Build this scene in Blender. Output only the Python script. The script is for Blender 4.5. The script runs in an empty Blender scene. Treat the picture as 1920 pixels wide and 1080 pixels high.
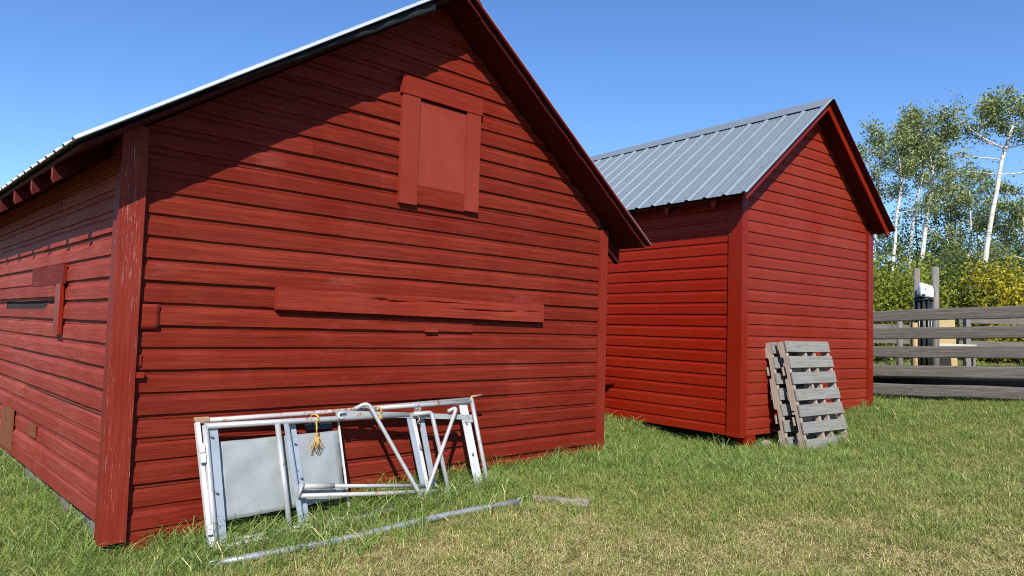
import bpy, math, random
import numpy as np
from mathutils import Vector, Matrix, noise

random.seed(7)
rng = np.random.default_rng(7)
sc = bpy.context.scene
H = 1.6                                   # world height of the camera; all z below are given relative to it

# ------------------------------------------------------------------ camera
cam = bpy.data.cameras.new('camera')
camo = bpy.data.objects.new('camera', cam)
sc.collection.objects.link(camo)
PITCH, ROLL = 0.0559, 0.0292
cam.sensor_fit = 'HORIZONTAL'
cam.sensor_width = 36.0
cam.lens = 36.0 * 1344.8 / 1920.0
cam.clip_start = 0.05
cam.clip_end = 2000
cp, sp, cr, sr = math.cos(PITCH), math.sin(PITCH), math.cos(ROLL), math.sin(ROLL)
F = Vector((0, cp, sp)); U0 = Vector((0, -sp, cp)); R0 = Vector((1, 0, 0))
R = R0 * cr + U0 * sr
U = U0 * cr - R0 * sr
camo.matrix_world = Matrix(((R.x, U.x, -F.x, 0), (R.y, U.y, -F.y, 0), (R.z, U.z, -F.z, H), (0, 0, 0, 1)))
sc.camera = camo

# ------------------------------------------------------------------ sky and sun
SUN_EL = math.radians(38.4)
sx, sy = 0.026, -0.9997                    # horizontal direction towards the sun
world = bpy.data.worlds.new('World')
sc.world = world
world.use_nodes = True
wn = world.node_tree.nodes
bg = wn['Background']
sky = wn.new('ShaderNodeTexSky')
sky.sky_type = 'NISHITA'
sky.sun_disc = False
sky.sun_elevation = SUN_EL
sky.sun_rotation = math.atan2(sx, sy)
sky.altitude = 700
sky.air_density = 1.0
sky.dust_density = 0.3
sky.ozone_density = 3.0
hs = wn.new('ShaderNodeHueSaturation')
hs.inputs['Saturation'].default_value = 1.12
world.node_tree.links.new(sky.outputs[0], hs.inputs['Color'])
tint = wn.new('ShaderNodeMix'); tint.data_type = 'RGBA'; tint.blend_type = 'MULTIPLY'
tint.inputs[0].default_value = 1.0
tint.inputs[7].default_value = (0.74, 0.82, 0.97, 1)      # a violet-blue spring sky
world.node_tree.links.new(hs.outputs[0], tint.inputs[6])
world.node_tree.links.new(tint.outputs[2], bg.inputs[0])
bg.inputs[1].default_value = 0.125
sun = bpy.data.lights.new('sun', 'SUN')
sun.energy = 5.0
sun.angle = math.radians(0.5)
sun.color = (1.0, 0.95, 0.87)
suno = bpy.data.objects.new('sun', sun)
sc.collection.objects.link(suno)
sd = Vector((sx * math.cos(SUN_EL), sy * math.cos(SUN_EL), math.sin(SUN_EL)))
suno.rotation_euler = sd.to_track_quat('Z', 'Y').to_euler()
suno.location = (2, -6, 12)
sc.view_settings.view_transform = 'Standard'
sc.view_settings.look = 'None'
sc.view_settings.exposure = 0.65
sc.view_settings.gamma = 1.0
sc.view_settings.use_curve_mapping = False
sc.cycles.use_denoising = False
sc.cycles.filter_width = 1.1
sc.cycles.max_bounces = 6
sc.cycles.transparent_max_bounces = 8

# ------------------------------------------------------------------ helpers
def link(o, parent=None):
    sc.collection.objects.link(o)
    if parent is not None:
        o.parent = parent
    return o

def tag(o, label=None, cat=None, group=None, kind=None):
    if label: o['label'] = label
    if cat: o['category'] = cat
    if group: o['group'] = group
    if kind: o['kind'] = kind
    return o

def empty(name, loc, rz=0.0):
    o = bpy.data.objects.new(name, None)
    o.empty_display_size = 0.2
    o.location = loc
    o.rotation_euler = (0, 0, rz)
    return link(o)

class MB:
    """collects faces with uv (metres) and builds ONE mesh object"""
    def __init__(s):
        s.v = []; s.f = []; s.uv = []; s.sm = []; s.mi = []
    def face(s, pts, uvs=None, smooth=False, mi=0):
        b = len(s.v)
        s.v.extend([tuple(p) for p in pts])
        s.f.append(tuple(range(b, b + len(pts))))
        if uvs is None:
            uvs = [(0, 0)] * len(pts)
        s.uv.extend(uvs); s.sm.append(smooth); s.mi.append(mi)
    def grid(s, rows, us, vs, smooth=False, mi=0, flip=False):
        """rows[j][i] points; us[j][i], vs[j]"""
        b = len(s.v)
        n = len(rows[0])
        for r in rows:
            s.v.extend([tuple(p) for p in r])
        for j in range(len(rows) - 1):
            for i in range(n - 1):
                q = [b + j * n + i, b + j * n + i + 1, b + (j + 1) * n + i + 1, b + (j + 1) * n + i]
                uq = [(us[j][i], vs[j]), (us[j][i + 1], vs[j]), (us[j + 1][i + 1], vs[j + 1]), (us[j + 1][i], vs[j + 1])]
                if flip:
                    q.reverse(); uq.reverse()
                s.f.append(tuple(q)); s.uv.extend(uq); s.sm.append(smooth); s.mi.append(mi)
    def box(s, o, a, b, c, mi=0, along=None):
        """box at corner o with edge vectors a (grain direction), b, c"""
        o, a, b, c = Vector(o), Vector(a), Vector(b), Vector(c)
        if a.cross(b).dot(c) < 0:
            o = o + c; c = -c
        la, lb, lc = a.length, b.length, c.length
        P = lambda i, j, k: o + a * i + b * j + c * k
        s.face([P(0,0,1), P(1,0,1), P(1,1,1), P(0,1,1)], [(0,0),(la,0),(la,lb),(0,lb)], mi=mi)
        s.face([P(0,1,0), P(1,1,0), P(1,0,0), P(0,0,0)], [(0,lb),(la,lb),(la,0),(0,0)], mi=mi)
        s.face([P(0,0,0), P(1,0,0), P(1,0,1), P(0,0,1)], [(0,0),(la,0),(la,lc),(0,lc)], mi=mi)
        s.face([P(0,1,1), P(1,1,1), P(1,1,0), P(0,1,0)], [(0,lc),(la,lc),(la,0),(0,0)], mi=mi)
        s.face([P(0,0,0), P(0,0,1), P(0,1,1), P(0,1,0)], [(0,0),(0,lc),(lb*.3,lc),(lb*.3,0)], mi=mi)
        s.face([P(1,1,0), P(1,1,1), P(1,0,1), P(1,0,0)], [(lb*.3,0),(lb*.3,lc),(0,lc),(0,0)], mi=mi)
    def tube(s, pts, rad, n=10, caps=True, mi=0):
        pts = [Vector(p) for p in pts]
        if not hasattr(rad, '__len__'):
            rad = [rad] * len(pts)
        rings = []
        nrm = None
        L = 0.0; Ls = []
        for i, p in enumerate(pts):
            if i: L += (p - pts[i - 1]).length
            Ls.append(L)
            t = (pts[min(i + 1, len(pts) - 1)] - pts[max(i - 1, 0)]).normalized()
            if nrm is None:
                nrm = t.orthogonal().normalized()
            else:
                nrm = (nrm - t * nrm.dot(t)).normalized()
            bn = t.cross(nrm)
            rings.append([p + (nrm * math.cos(2 * math.pi * k / n) + bn * math.sin(2 * math.pi * k / n)) * rad[i] for k in range(n + 1)])
        us = [[Ls[j]] * (n + 1) for j in range(len(pts))]
        b = len(s.v)
        for r in rings:
            s.v.extend([tuple(p) for p in r[:n]])
        for j in range(len(pts) - 1):
            for k in range(n):
                k2 = (k + 1) % n
                s.f.append((b + j*n + k, b + j*n + k2, b + (j+1)*n + k2, b + (j+1)*n + k))
                w0, w1 = k / n * .15, (k + 1) / n * .15
                s.uv.extend([(Ls[j], w0), (Ls[j], w1), (Ls[j+1], w1), (Ls[j+1], w0)])
                s.sm.append(True); s.mi.append(mi)
        if caps:
            s.f.append(tuple(b + k for k in reversed(range(n)))); s.uv.extend([(0, 0)] * n); s.sm.append(False); s.mi.append(mi)
            e = b + (len(pts) - 1) * n
            s.f.append(tuple(e + k for k in range(n))); s.uv.extend([(0, 0)] * n); s.sm.append(False); s.mi.append(mi)
    def mesh(s, name, mats):
        me = bpy.data.meshes.new(name)
        me.from_pydata(s.v, [], s.f)
        uvl = me.uv_layers.new(name='UVMap')
        uvl.data.foreach_set('uv', np.array(s.uv, dtype=np.float32).ravel())
        me.polygons.foreach_set('use_smooth', np.array(s.sm, dtype=bool))
        if not isinstance(mats, (list, tuple)): mats = [mats]
        for m in mats: me.materials.append(m)
        if any(s.mi):
            me.polygons.foreach_set('material_index', np.array(s.mi, dtype=np.int32))
        me.update()
        return me
    def build(s, name, mats, parent=None):
        return link(bpy.data.objects.new(name, s.mesh(name, mats)), parent)

def bevel(o, w=0.004, seg=1):
    m = o.modifiers.new('bevel', 'BEVEL'); m.width = w; m.segments = seg; m.limit_method = 'ANGLE'
    return o

# ------------------------------------------------------------------ materials
class NT:
    def __init__(s, name):
        s.m = bpy.data.materials.new(name); s.m.use_nodes = True
        s.n = s.m.node_tree.nodes; s.l = s.m.node_tree.links
        s.b = s.n['Principled BSDF']
    def node(s, t, **kw):
        n = s.n.new(t)
        for k, v in kw.items():
            if k.startswith('i_'):
                n.inputs[k[2:].replace('_', ' ')].default_value = v
            else:
                setattr(n, k, v)
        return n
    def lk(s, a, b): s.l.new(a, b)
    def noise(s, vec, scale=(1,1,1), nscale=1.0, detail=4, rough=.55, off=None):
        mp = s.node('ShaderNodeMapping'); mp.inputs['Scale'].default_value = scale
        s.lk(vec, mp.inputs['Vector'])
        if off is not None: s.lk(off, mp.inputs['Location'])
        n = s.node('ShaderNodeTexNoise'); n.inputs['Scale'].default_value = nscale
        n.inputs['Detail'].default_value = detail; n.inputs['Roughness'].default_value = rough
        s.lk(mp.outputs[0], n.inputs['Vector'])
        return n.outputs['Fac']
    def ramp(s, fac, stops):
        r = s.node('ShaderNodeValToRGB')
        e = r.color_ramp.elements
        while len(e) < len(stops): e.new(0.5)
        for el, (p, c) in zip(e, stops):
            el.position = p; el.color = c if len(c) == 4 else (*c, 1)
        s.lk(fac, r.inputs[0])
        return r.outputs[0]
    def mix(s, fac, a, b, mode='MIX'):
        m = s.node('ShaderNodeMix', data_type='RGBA', blend_type=mode)
        for sock, v in ((m.inputs[0], fac), (m.inputs[6], a), (m.inputs[7], b)):
            if hasattr(v, 'links') or hasattr(v, 'is_linked'): s.lk(v, sock)
            elif hasattr(v, '__len__'): sock.default_value = (*v, 1) if len(v) == 3 else v
            else: sock.default_value = v
        return m.outputs[2]
    def math(s, op, a, b=None, clamp=False):
        m = s.node('ShaderNodeMath', operation=op, use_clamp=clamp)
        for i, v in enumerate((a, b)):
            if v is None: continue
            if hasattr(v, 'is_linked'): s.lk(v, m.inputs[i])
            else: m.inputs[i].default_value = v
        return m.outputs[0]
    def bump(s, h, strength=.3, dist=.002):
        b = s.node('ShaderNodeBump'); b.inputs['Strength'].default_value = strength; b.inputs['Distance'].default_value = dist
        s.lk(h, b.inputs['Height']); s.lk(b.outputs[0], s.b.inputs['Normal'])
    def coords(s):
        tc = s.node('ShaderNodeTexCoord')
        oi = s.node('ShaderNodeObjectInfo')
        cx = s.node('ShaderNodeCombineXYZ')
        s.lk(s.math('MULTIPLY', oi.outputs['Random'], 37.0), cx.inputs[0])
        s.lk(s.math('MULTIPLY', oi.outputs['Random'], 91.0), cx.inputs[1])
        return tc.outputs['UV'], tc.outputs['Object'], oi.outputs['Random'], cx.outputs[0]

BLK, WHT = (0, 0, 0), (1, 1, 1)

def mat_redwood(name, base, light, dark, rough=.55, bump=.5, var=.5, flake=0.0, grain=1.0, spec=.16, crack=0):
    """old red barn paint over wood grain, uv in metres with u along the board"""
    t = NT(name)
    uv, ob, rnd, off = t.coords()
    g1 = t.noise(uv, (2.2, 70, 1), 1.0, 5, .6, off)
    g2 = t.noise(uv, (9, 260, 1), 1.0, 3, .6, off)
    big = t.noise(ob, (1, 1, 1), 1.3, 4, .55)
    mid = t.noise(uv, (1.6, 5, 1), 1.0, 4, .6, off)
    # knots
    vo = t.node('ShaderNodeTexVoronoi'); mp = t.node('ShaderNodeMapping'); mp.inputs['Scale'].default_value = (2.2, 7.5, 1)
    t.lk(uv, mp.inputs[0]); t.lk(off, mp.inputs['Location']); t.lk(mp.outputs[0], vo.inputs['Vector']); vo.inputs['Scale'].default_value = 1
    knot = t.ramp(vo.outputs['Distance'], [(.03, WHT), (.10, BLK)])
    c = t.mix(t.ramp(big, [(.35, BLK), (.68, WHT)]), base, light)
    c = t.mix(t.math('MULTIPLY', t.ramp(mid, [(.45, BLK), (.75, WHT)]), var), c, light)
    c = t.mix(t.math('MULTIPLY', t.ramp(g1, [(.42, WHT), (.58, BLK)]), .55 * grain), c, dark)
    c = t.mix(t.math('MULTIPLY', t.ramp(g2, [(.52, BLK), (.66, WHT)]), .42 * grain), c, light)
    c = t.mix(t.math('MULTIPLY', rnd, .45), c, dark)
    c = t.mix(t.math('MULTIPLY', knot, .25), c, light)
    if crack:
        c1 = t.noise(uv, (.9, 85, 1), 1.0, 3, .55, off)
        c2 = t.noise(uv, (1.1, 6, 1), 1.0, 3, .5, off)
        ck = t.math('MULTIPLY', t.ramp(c1, [(.655, BLK), (.68, WHT)]), t.ramp(c2, [(.50, BLK), (.58, WHT)]))
        c = t.mix(t.math('MULTIPLY', ck, .8), c, (.02, .004, .003))
        sm = t.noise(ob, (.55, .55, 1.6), 3.0, 6, .7)
        c = t.mix(t.math('MULTIPLY', t.ramp(sm, [(.60, BLK), (.74, WHT)]), .35), c, (.27, .075, .06))
    if flake:
        f1 = t.noise(uv, (3.2, 120, 1), 1.6, 7, .75, off)
        f2 = t.noise(uv, (1.2, 9, 1), 1.0, 2, .5, off)
        fl = t.math('MULTIPLY', t.ramp(f1, [(.59, BLK), (.615, WHT)]), t.ramp(f2, [(.46, BLK), (.60, WHT)]))
        c = t.mix(t.math('MULTIPLY', fl, flake), c, (.50, .42, .37))
    t.lk(c, t.b.inputs['Base Color'])
    t.b.inputs['Roughness'].default_value = rough
    t.b.inputs['Specular IOR Level'].default_value = spec
    h = t.math('ADD', t.math('ADD', g1, t.math('MULTIPLY', g2, .5)), t.math('MULTIPLY', knot, .8))
    t.bump(h, bump, .002)
    return t.m

def mat_wood(name, a, b, c3, rough=.8, bump=.6, scale=1.0):
    t = NT(name)
    uv, ob, rnd, off = t.coords()
    g1 = t.noise(uv, (1.8 * scale, 55 * scale, 1), 1.0, 6, .62, off)
    g2 = t.noise(uv, (5 * scale, 190 * scale, 1), 1.0, 3, .6, off)
    big = t.noise(uv, (2.0, 9, 1), 1.0, 3, .5, off)
    vo = t.node('ShaderNodeTexVoronoi'); mp = t.node('ShaderNodeMapping'); mp.inputs['Scale'].default_value = (2.4, 7.5, 1)
    t.lk(uv, mp.inputs[0]); t.lk(off, mp.inputs['Location']); t.lk(mp.outputs[0], vo.inputs['Vector']); vo.inputs['Scale'].default_value = 1
    knot = t.ramp(vo.outputs['Distance'], [(.04, WHT), (.13, BLK)])
    c = t.mix(t.ramp(g1, [(.36, BLK), (.62, WHT)]), a, b)
    c = t.mix(t.math('MULTIPLY', t.ramp(g2, [(.40, WHT), (.52, BLK)]), .5), c, tuple(x * .4 for x in a))
    c = t.mix(t.ramp(big, [(.45, BLK), (.8, WHT)]), c, c3)
    c = t.mix(t.math('MULTIPLY', knot, .6), c, tuple(x * .55 for x in a))
    c = t.mix(t.math('MULTIPLY', rnd, .35), c, a)
    t.lk(c, t.b.inputs['Base Color'])
    t.b.inputs['Roughness'].default_value = rough
    t.b.inputs['Specular IOR Level'].default_value = .2
    t.bump(t.math('ADD', g1, t.math('MULTIPLY', g2, .6)), bump, .003)
    return t.m

def mat_metal(name, base, rough=.4, metallic=.6, rust=0.0, var=.15, spec=.5, stain=None):
    t = NT(name)
    uv, ob, rnd, off = t.coords()
    n1 = t.noise(ob, (1, 1, 1), 6, 5, .6)
    n2 = t.noise(ob, (1, 1, 1), 38, 4, .65)
    c = t.mix(t.math('MULTIPLY', t.ramp(n1, [(.35, BLK), (.7, WHT)]), 1.0), tuple(x * (1 - var) for x in base), tuple(min(1, x * (1 + var)) for x in base))
    if rust:
        r = t.math('MULTIPLY', t.ramp(n1, [(.60 - rust * .12, BLK), (.70 - rust * .12, WHT)]), t.ramp(n2, [(.42, BLK), (.58, WHT)]))
        c = t.mix(r, c, (.23, .10, .045))
    t.lk(c, t.b.inputs['Base Color'])
    t.b.inputs['Metallic'].default_value = metallic
    rr = t.node('ShaderNodeMapRange'); rr.inputs['To Min'].default_value = rough - .08; rr.inputs['To Max'].default_value = rough + .12
    t.lk(n2, rr.inputs['Value']); t.lk(rr.outputs[0], t.b.inputs['Roughness'])
    t.b.inputs['Specular IOR Level'].default_value = spec
    t.bump(n2, .12, .001)
    return t.m

def mat_flat(name, col, rough=.7, metallic=0.0, var=.2, nscale=12, bump=.2, spec=.3):
    t = NT(name)
    uv, ob, rnd, off = t.coords()
    n1 = t.noise(ob, (1, 1, 1), nscale, 5, .6)
    c = t.mix(n1, tuple(x * (1 - var) for x in col), tuple(min(1, x * (1 + var)) for x in col))
    t.lk(c, t.b.inputs['Base Color'])
    t.b.inputs['Roughness'].default_value = rough
    t.b.inputs['Metallic'].default_value = metallic
    t.b.inputs['Specular IOR Level'].default_value = spec
    t.bump(n1, bump, .002)
    return t.m

def mat_leaf(name, cols, rough=.5, trans=.35, inst=False):
    t = NT(name)
    if inst:
        r = t.math('FRACT', t.math('ADD', t.math('MULTIPLY', t.node('ShaderNodeNewGeometry').outputs['Random Per Island'], 1.0), t.math('MULTIPLY', t.node('ShaderNodeObjectInfo').outputs['Random'], .6)))
    else:
        r = t.node('ShaderNodeNewGeometry').outputs['Random Per Island']
    c = t.ramp(r, [(i / max(1, len(cols) - 1), k) for i, k in enumerate(cols)])
    t.lk(c, t.b.inputs['Base Color'])
    t.b.inputs['Roughness'].default_value = rough
    t.b.inputs['Specular IOR Level'].default_value = .3
    tr = t.node('ShaderNodeBsdfTranslucent'); mx = t.node('ShaderNodeMixShader')
    t.lk(c, tr.inputs[0]); mx.inputs[0].default_value = trans
    t.lk(t.b.outputs[0], mx.inputs[1]); t.lk(tr.outputs[0], mx.inputs[2])
    t.lk(mx.outputs[0], t.n['Material Output'].inputs[0])
    return t.m

M_redA = mat_redwood('old_red_paint', (0.1535, 0.0121, 0.0042), (0.2000, 0.0288, 0.0158), (0.0791, 0.0056, 0.0019), .6, 1.0, crack=1, spec=.10)
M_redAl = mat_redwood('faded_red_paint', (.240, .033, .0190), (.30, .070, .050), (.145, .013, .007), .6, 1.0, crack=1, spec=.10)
M_panel = mat_redwood('smooth_faded_red_paint', (.195, .024, .0135), (.23, .042, .027), (.155, .015, .008), .6, .4, var=.6, grain=.25, spec=.10)
M_redAt = mat_redwood('old_red_trim_paint', (.195, .0185, .0085), (.235, .038, .023), (.12, .009, .004), .55, .6, var=.5, spec=.10)
M_redAc = mat_redwood('flaking_red_paint', (.175, .0155, .0065), (.21, .03, .018), (.11, .009, .004), .55, .6, flake=.85)
M_redB = mat_redwood('glossy_red_paint', (.205, .0085, .0012), (.225, .017, .006), (.145, .005, .001), .42, .35, var=.5, grain=.7)
M_redBf = mat_redwood('sheen_washed_glossy_red_paint', (.185, .0165, .0065), (.215, .032, .019), (.13, .009, .003), .5, .4, var=.4, grain=.5, spec=.10)  # same paint as the side wall; the front's pale sky sheen is put into its colour
M_redBt = mat_redwood('glossy_red_trim_paint', (0.1763, 0.0086, 0.0017), (0.1978, 0.0172, 0.0069), (0.1247, 0.0052, 0.0013), .40, .25, var=.25, grain=.4)
M_soffit_shade = mat_redwood('shaded_red_soffit_paint', (.055, .0035, .003), (.07, .006, .004), (.035, .002, .0015), .7, .4)  # red darkened so its colour carries the shade under the eaves
M_dark = mat_flat('dark_old_boards', (.022, .017, .014), .9)
M_roofA = mat_metal('galvanised_roofing', (0.527, 0.570, 0.603), .38, .55, var=.06)
M_roofB = mat_metal('blue_grey_roofing', (0.2322, 0.2735, 0.3096), .42, .45, var=.05)
M_tar = mat_flat('black_roofing_felt', (.014, .014, .016), .75, var=.6, nscale=160, bump=.7)
M_grey = mat_wood('weathered_grey_wood', (0.122, 0.111, 0.101), (0.226, 0.211, 0.196), (0.172, 0.153, 0.138), .85, .8)
M_pallet = mat_wood('weathered_pallet_wood', (0.153, 0.146, 0.137), (0.256, 0.251, 0.235), (0.201, 0.190, 0.170), .85, .7)
M_palletside = mat_wood('pinkish_pallet_wood', (0.255, 0.195, 0.154), (0.390, 0.323, 0.270), (0.330, 0.255, 0.195), .85, .7)
M_rail = mat_wood('weathered_fence_wood', (.085, .074, .066), (.20, .178, .158), (.135, .117, .102), .85, 1.0)
M_newpost = mat_wood('yellow_post_wood', (0.336, 0.216, 0.096), (0.440, 0.304, 0.152), (0.400, 0.264, 0.120), .7, .4)
M_osb = mat_flat('pressed_board', (0.336, 0.248, 0.120), .8, var=.35, nscale=40)
M_palegreen = mat_wood('pale_green_board', (0.345, 0.390, 0.285), (0.450, 0.480, 0.375), (0.390, 0.427, 0.323), .7, .3)
M_steel = mat_metal('silver_painted_steel', (0.404, 0.410, 0.416), .38, .35, rust=.25, var=.08)
M_steelrust = mat_metal('rusting_white_steel', (0.397, 0.378, 0.358), .5, .15, rust=.95, var=.1)
M_bluesteel = mat_metal('pale_blue_steel', (0.292, 0.328, 0.369), .45, .25, var=.12)
M_whitesteel = mat_metal('white_painted_steel', (0.476, 0.482, 0.482), .5, .05, rust=.2, var=.06)
M_sheet = mat_metal('dull_sheet_metal', (.255, .275, .275), .5, .25, var=.10)
M_bar = mat_metal('greenish_steel_bar', (0.300, 0.323, 0.307), .5, .3, rust=.15)
M_galv = mat_metal('galvanised_pipe', (0.354, 0.381, 0.408), .45, .55, rust=.1, var=.2)
M_rust = mat_metal('rusty_rod', (.42, .25, .14), .7, .1, rust=.8)
M_twine = mat_flat('yellow_twine', (0.468, 0.281, 0.068), .8, var=.3, nscale=200)
M_chain = mat_metal('chain_steel', (.35, .33, .31), .5, .6, rust=.3)
M_black = mat_flat('black_plastic', (.012, .015, .016), .35, var=.3, spec=.5)
M_white = mat_flat('white_plastic', (.80, .80, .78), .35, var=.03)
M_log = mat_wood('dead_stick_wood', (0.1658, 0.1457, 0.1116), (0.2635, 0.2356, 0.1875), (0.2077, 0.1814, 0.1395), .9, .8)
M_scrap = mat_wood('brown_scrap_wood', (0.203, 0.128, 0.083), (0.300, 0.210, 0.143), (0.247, 0.165, 0.112), .9, .7)
M_brownply = mat_wood('bare_brown_board', (.15, .045, .02), (.21, .075, .035), (.17, .04, .02), .75, .3)
M_stone = mat_flat('field_stone', (0.225, 0.180, 0.158), .9, var=.5, nscale=18, bump=.8)

# ------------------------------------------------------------------ ground
def g(x, y):
    """terrain height relative to the camera (numpy or float)"""
    x = np.asarray(x, dtype=float); y = np.asarray(y, dtype=float)
    ye = np.where(y < 11, np.maximum(y, -6), 11 + (1 - np.exp(-(np.maximum(y, 11) - 11) / 9)) * 9.0)
    xe = np.clip(x, -8, 8)
    z = -1.619 + .0292 * xe + .0471 * ye
    z = z + .16 * np.exp(-((x - 7.4) ** 2 + (y - 9.3) ** 2) / 3.0)
    z = z - .21 * np.exp(-((x - 2.2) ** 2 + (y - 8.35) ** 2) / 2.2)
    z = z - .09 * np.exp(-((x - 3.8) ** 2 + (y - 8.4) ** 2) / .7)
    z = z + .02 * np.sin(x * 1.7 + 1) * np.cos(y * 1.3)
    return z

def gz(x, y): return float(g(x, y))

def axis(lo, a, b, hi, step, far):
    mid = np.arange(a, b, step)
    k = np.linspace(0, 1, far) ** 2.2
    return np.unique(np.concatenate([a - (a - lo) * k, mid, b + (hi - b) * k]))

def make_ground():
    xs = axis(-600, -9, 12, 600, .3, 14); ys = axis(-500, -4, 18, 900, .3, 14)
    X, Y = np.meshgrid(xs, ys)
    Z = g(X, Y) + H
    V = np.stack([X.ravel(), Y.ravel(), Z.ravel()], 1)
    n = len(xs)
    fs = [(j*n+i, j*n+i+1, (j+1)*n+i+1, (j+1)*n+i) for j in range(len(ys)-1) for i in range(n-1)]
    me = bpy.data.meshes.new('ground'); me.from_pydata(V.tolist(), [], fs)
    me.polygons.foreach_set('use_smooth', np.ones(len(fs), dtype=bool))
    t = NT('thatch_and_soil')
    tc = t.node('ShaderNodeTexCoord').outputs['Object']
    a = t.noise(tc, (1, 1, 1), 1.4, 5, .6); b = t.noise(tc, (1, 1, 1), 30, 6, .7); c = t.noise(tc, (1, 1, 1), 140, 3, .7)
    col = t.mix(t.ramp(a, [(.4, BLK), (.62, WHT)]), (.12, .13, .035), (.30, .23, .095))
    col = t.mix(t.ramp(b, [(.35, BLK), (.65, WHT)]), col, (.22, .20, .07))
    col = t.mix(t.math('MULTIPLY', t.ramp(c, [(.45, WHT), (.6, BLK)]), .7), col, (.035, .035, .014))
    t.lk(col, t.b.inputs['Base Color']); t.b.inputs['Roughness'].default_value = 1; t.b.inputs['Specular IOR Level'].default_value = .05
    t.bump(t.math('ADD', b, c), .8, .02)
    me.materials.append(t.m)
    o = link(bpy.data.objects.new('ground', me)); o['kind'] = 'structure'
    return o
make_ground()

# ------------------------------------------------------------------ sheds
class Frame2:
    """local frame of a shed: u along the gable front, v to the back"""
    def __init__(s, x, y, t, k=1.0):
        s.x, s.y, s.t, s.k = x * k, y * k, t, k
        s.df = Vector((math.cos(t), math.sin(t), 0)); s.dl = Vector((-math.sin(t), math.cos(t), 0))
    def w(s, u, v, z):                      # world point (z relative to the camera height)
        p = Vector((s.x, s.y, H)) + (s.df * u + s.dl * v) * s.k
        p.z += z * s.k
        return p
    def uv(s, X, Y):
        dx, dy = X - s.x, Y - s.y
        return (dx * s.df.x + dy * s.df.y) / s.k, (dx * s.dl.x + dy * s.dl.y) / s.k
FA = Frame2(-2.4315, 4.44, .7591)
KB = 1.15
FB = Frame2(2.276, 7.1363, .6536, KB)

def siding_board(name, parent, mat, pt, lo, hi, z0, e, P, notches=(), step=.16, rough=1.0, tops=()):
    """one drop-siding board. pt(s, off, z)->local point; lo(z), hi(z) the ends; P = profile [(frac, off)]"""
    za = z0; L = hi(za) - lo(za)
    if L < .03: return None
    n = max(2, int(L / step) + 1)
    ss = list(np.linspace(0, 1, n + 1))
    for (a, b, d) in list(notches) + list(tops):              # add exact columns
        for q in (a, a + .01, b - .01, b):
            f = (q - lo(za)) / L
            if 0 < f < 1: ss.append(f)
    ss = sorted(set(ss))
    seed = random.uniform(0, 100)
    lipo = (random.uniform(-.008, .004) if rough > .5 else random.uniform(-.001, .001))
    mb = MB(); rows = []; us = []; vs = []
    for j, (fr, off) in enumerate(P):
        z = z0 + fr * e
        a, b = lo(z), hi(z)
        if b < a: b = a + .001
        row = []; ur = []
        for f in ss:
            q = a + (b - a) * f
            jz = (noise.noise(Vector((q * 1.3, seed, 0))) * .004 + noise.noise(Vector((q * 7, seed, 3))) * .0028) * rough
            jo = noise.noise(Vector((q * 1.1, seed, 9))) * .0045 * rough + lipo
            zz = z + (jz if j <= 2 else jz * .15)
            if j <= 1:
                for (na, nb, d) in notches:
                    if na + .005 < q < nb - .005: zz += d
            for (na, nb, zm) in tops:
                if na + .005 < q < nb - .005: zz = min(zz, zm + noise.noise(Vector((q * 9, 2, 2))) * .008)
            row.append(pt(q, off + (jo if off > .005 else 0), zz)); ur.append(q)
        rows.append(row); us.append(ur); vs.append(z)
    mb.grid(rows, us, vs)
    # board ends
    for i in (0, len(ss) - 1):
        pts = [rows[j][i] for j in range(len(P))]
        q = us[0][i]
        uvs = [(P[j][1], vs[j]) for j in range(len(P))]
        zb = pt(q, 0.0, vs[-1])
        if i == 0: pts = pts[::-1]; uvs = uvs[::-1]
        mb.face(pts, uvs)
    return mb.build(name, mat, parent)

def poly_wall(name, parent, mat, pts, thick):
    """flat backing wall: polygon pts (local) extruded by vector thick"""
    mb = MB(); pts = [Vector(p) for p in pts]; tv = Vector(thick)
    mb.face(pts); mb.face([p + tv for p in reversed(pts)])
    for i in range(len(pts)):
        a, b = pts[i], pts[(i + 1) % len(pts)]
        mb.face([a + tv, b + tv, b, a])
    return mb.build(name, mat, parent)

def roof_sheet_mesh(name, mat, length, width=.9144, pitch=.2286, rib=.016, thick=.0035):
    """ribbed steel sheet in its own plane: x across (towards the back), y up the slope, z outwards"""
    prof = []
    x = 0.0
    while x < width - .01:
        prof += [(x, rib), (x + .012, rib), (x + .026, 0), (x + .085, 0), (x + .090, .003), (x + .100, .003), (x + .105, 0), (x + .135, 0), (x + .140, .003), (x + .150, .003), (x + .155, 0), (x + .1946, 0), (x + .2106, rib)]
        x += pitch
    prof += [(width, rib), (width + .012, rib), (width + .026, 0.0005)]
    mb = MB()
    ys = [0, length]
    up = [[(a, y, b + thick) for a, b in prof] for y in ys]
    dn = [[(a, y, b) for a, b in prof] for y in ys]
    us = [[a for a, b in prof]] * 2
    mb.grid(up, us, ys); mb.grid(dn, us, ys, flip=True)
    for y in (0, 1):
        for i in range(len(prof) - 1):
            q = [dn[y][i], dn[y][i + 1], up[y][i + 1], up[y][i]]
            mb.face(q if y == 0 else q[::-1])
    for i in (0, len(prof) - 1):
        q = [dn[0][i], up[0][i], up[1][i], dn[1][i]]
        mb.face(q if i == 0 else q[::-1])
    return mb.mesh(name, mat)

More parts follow.
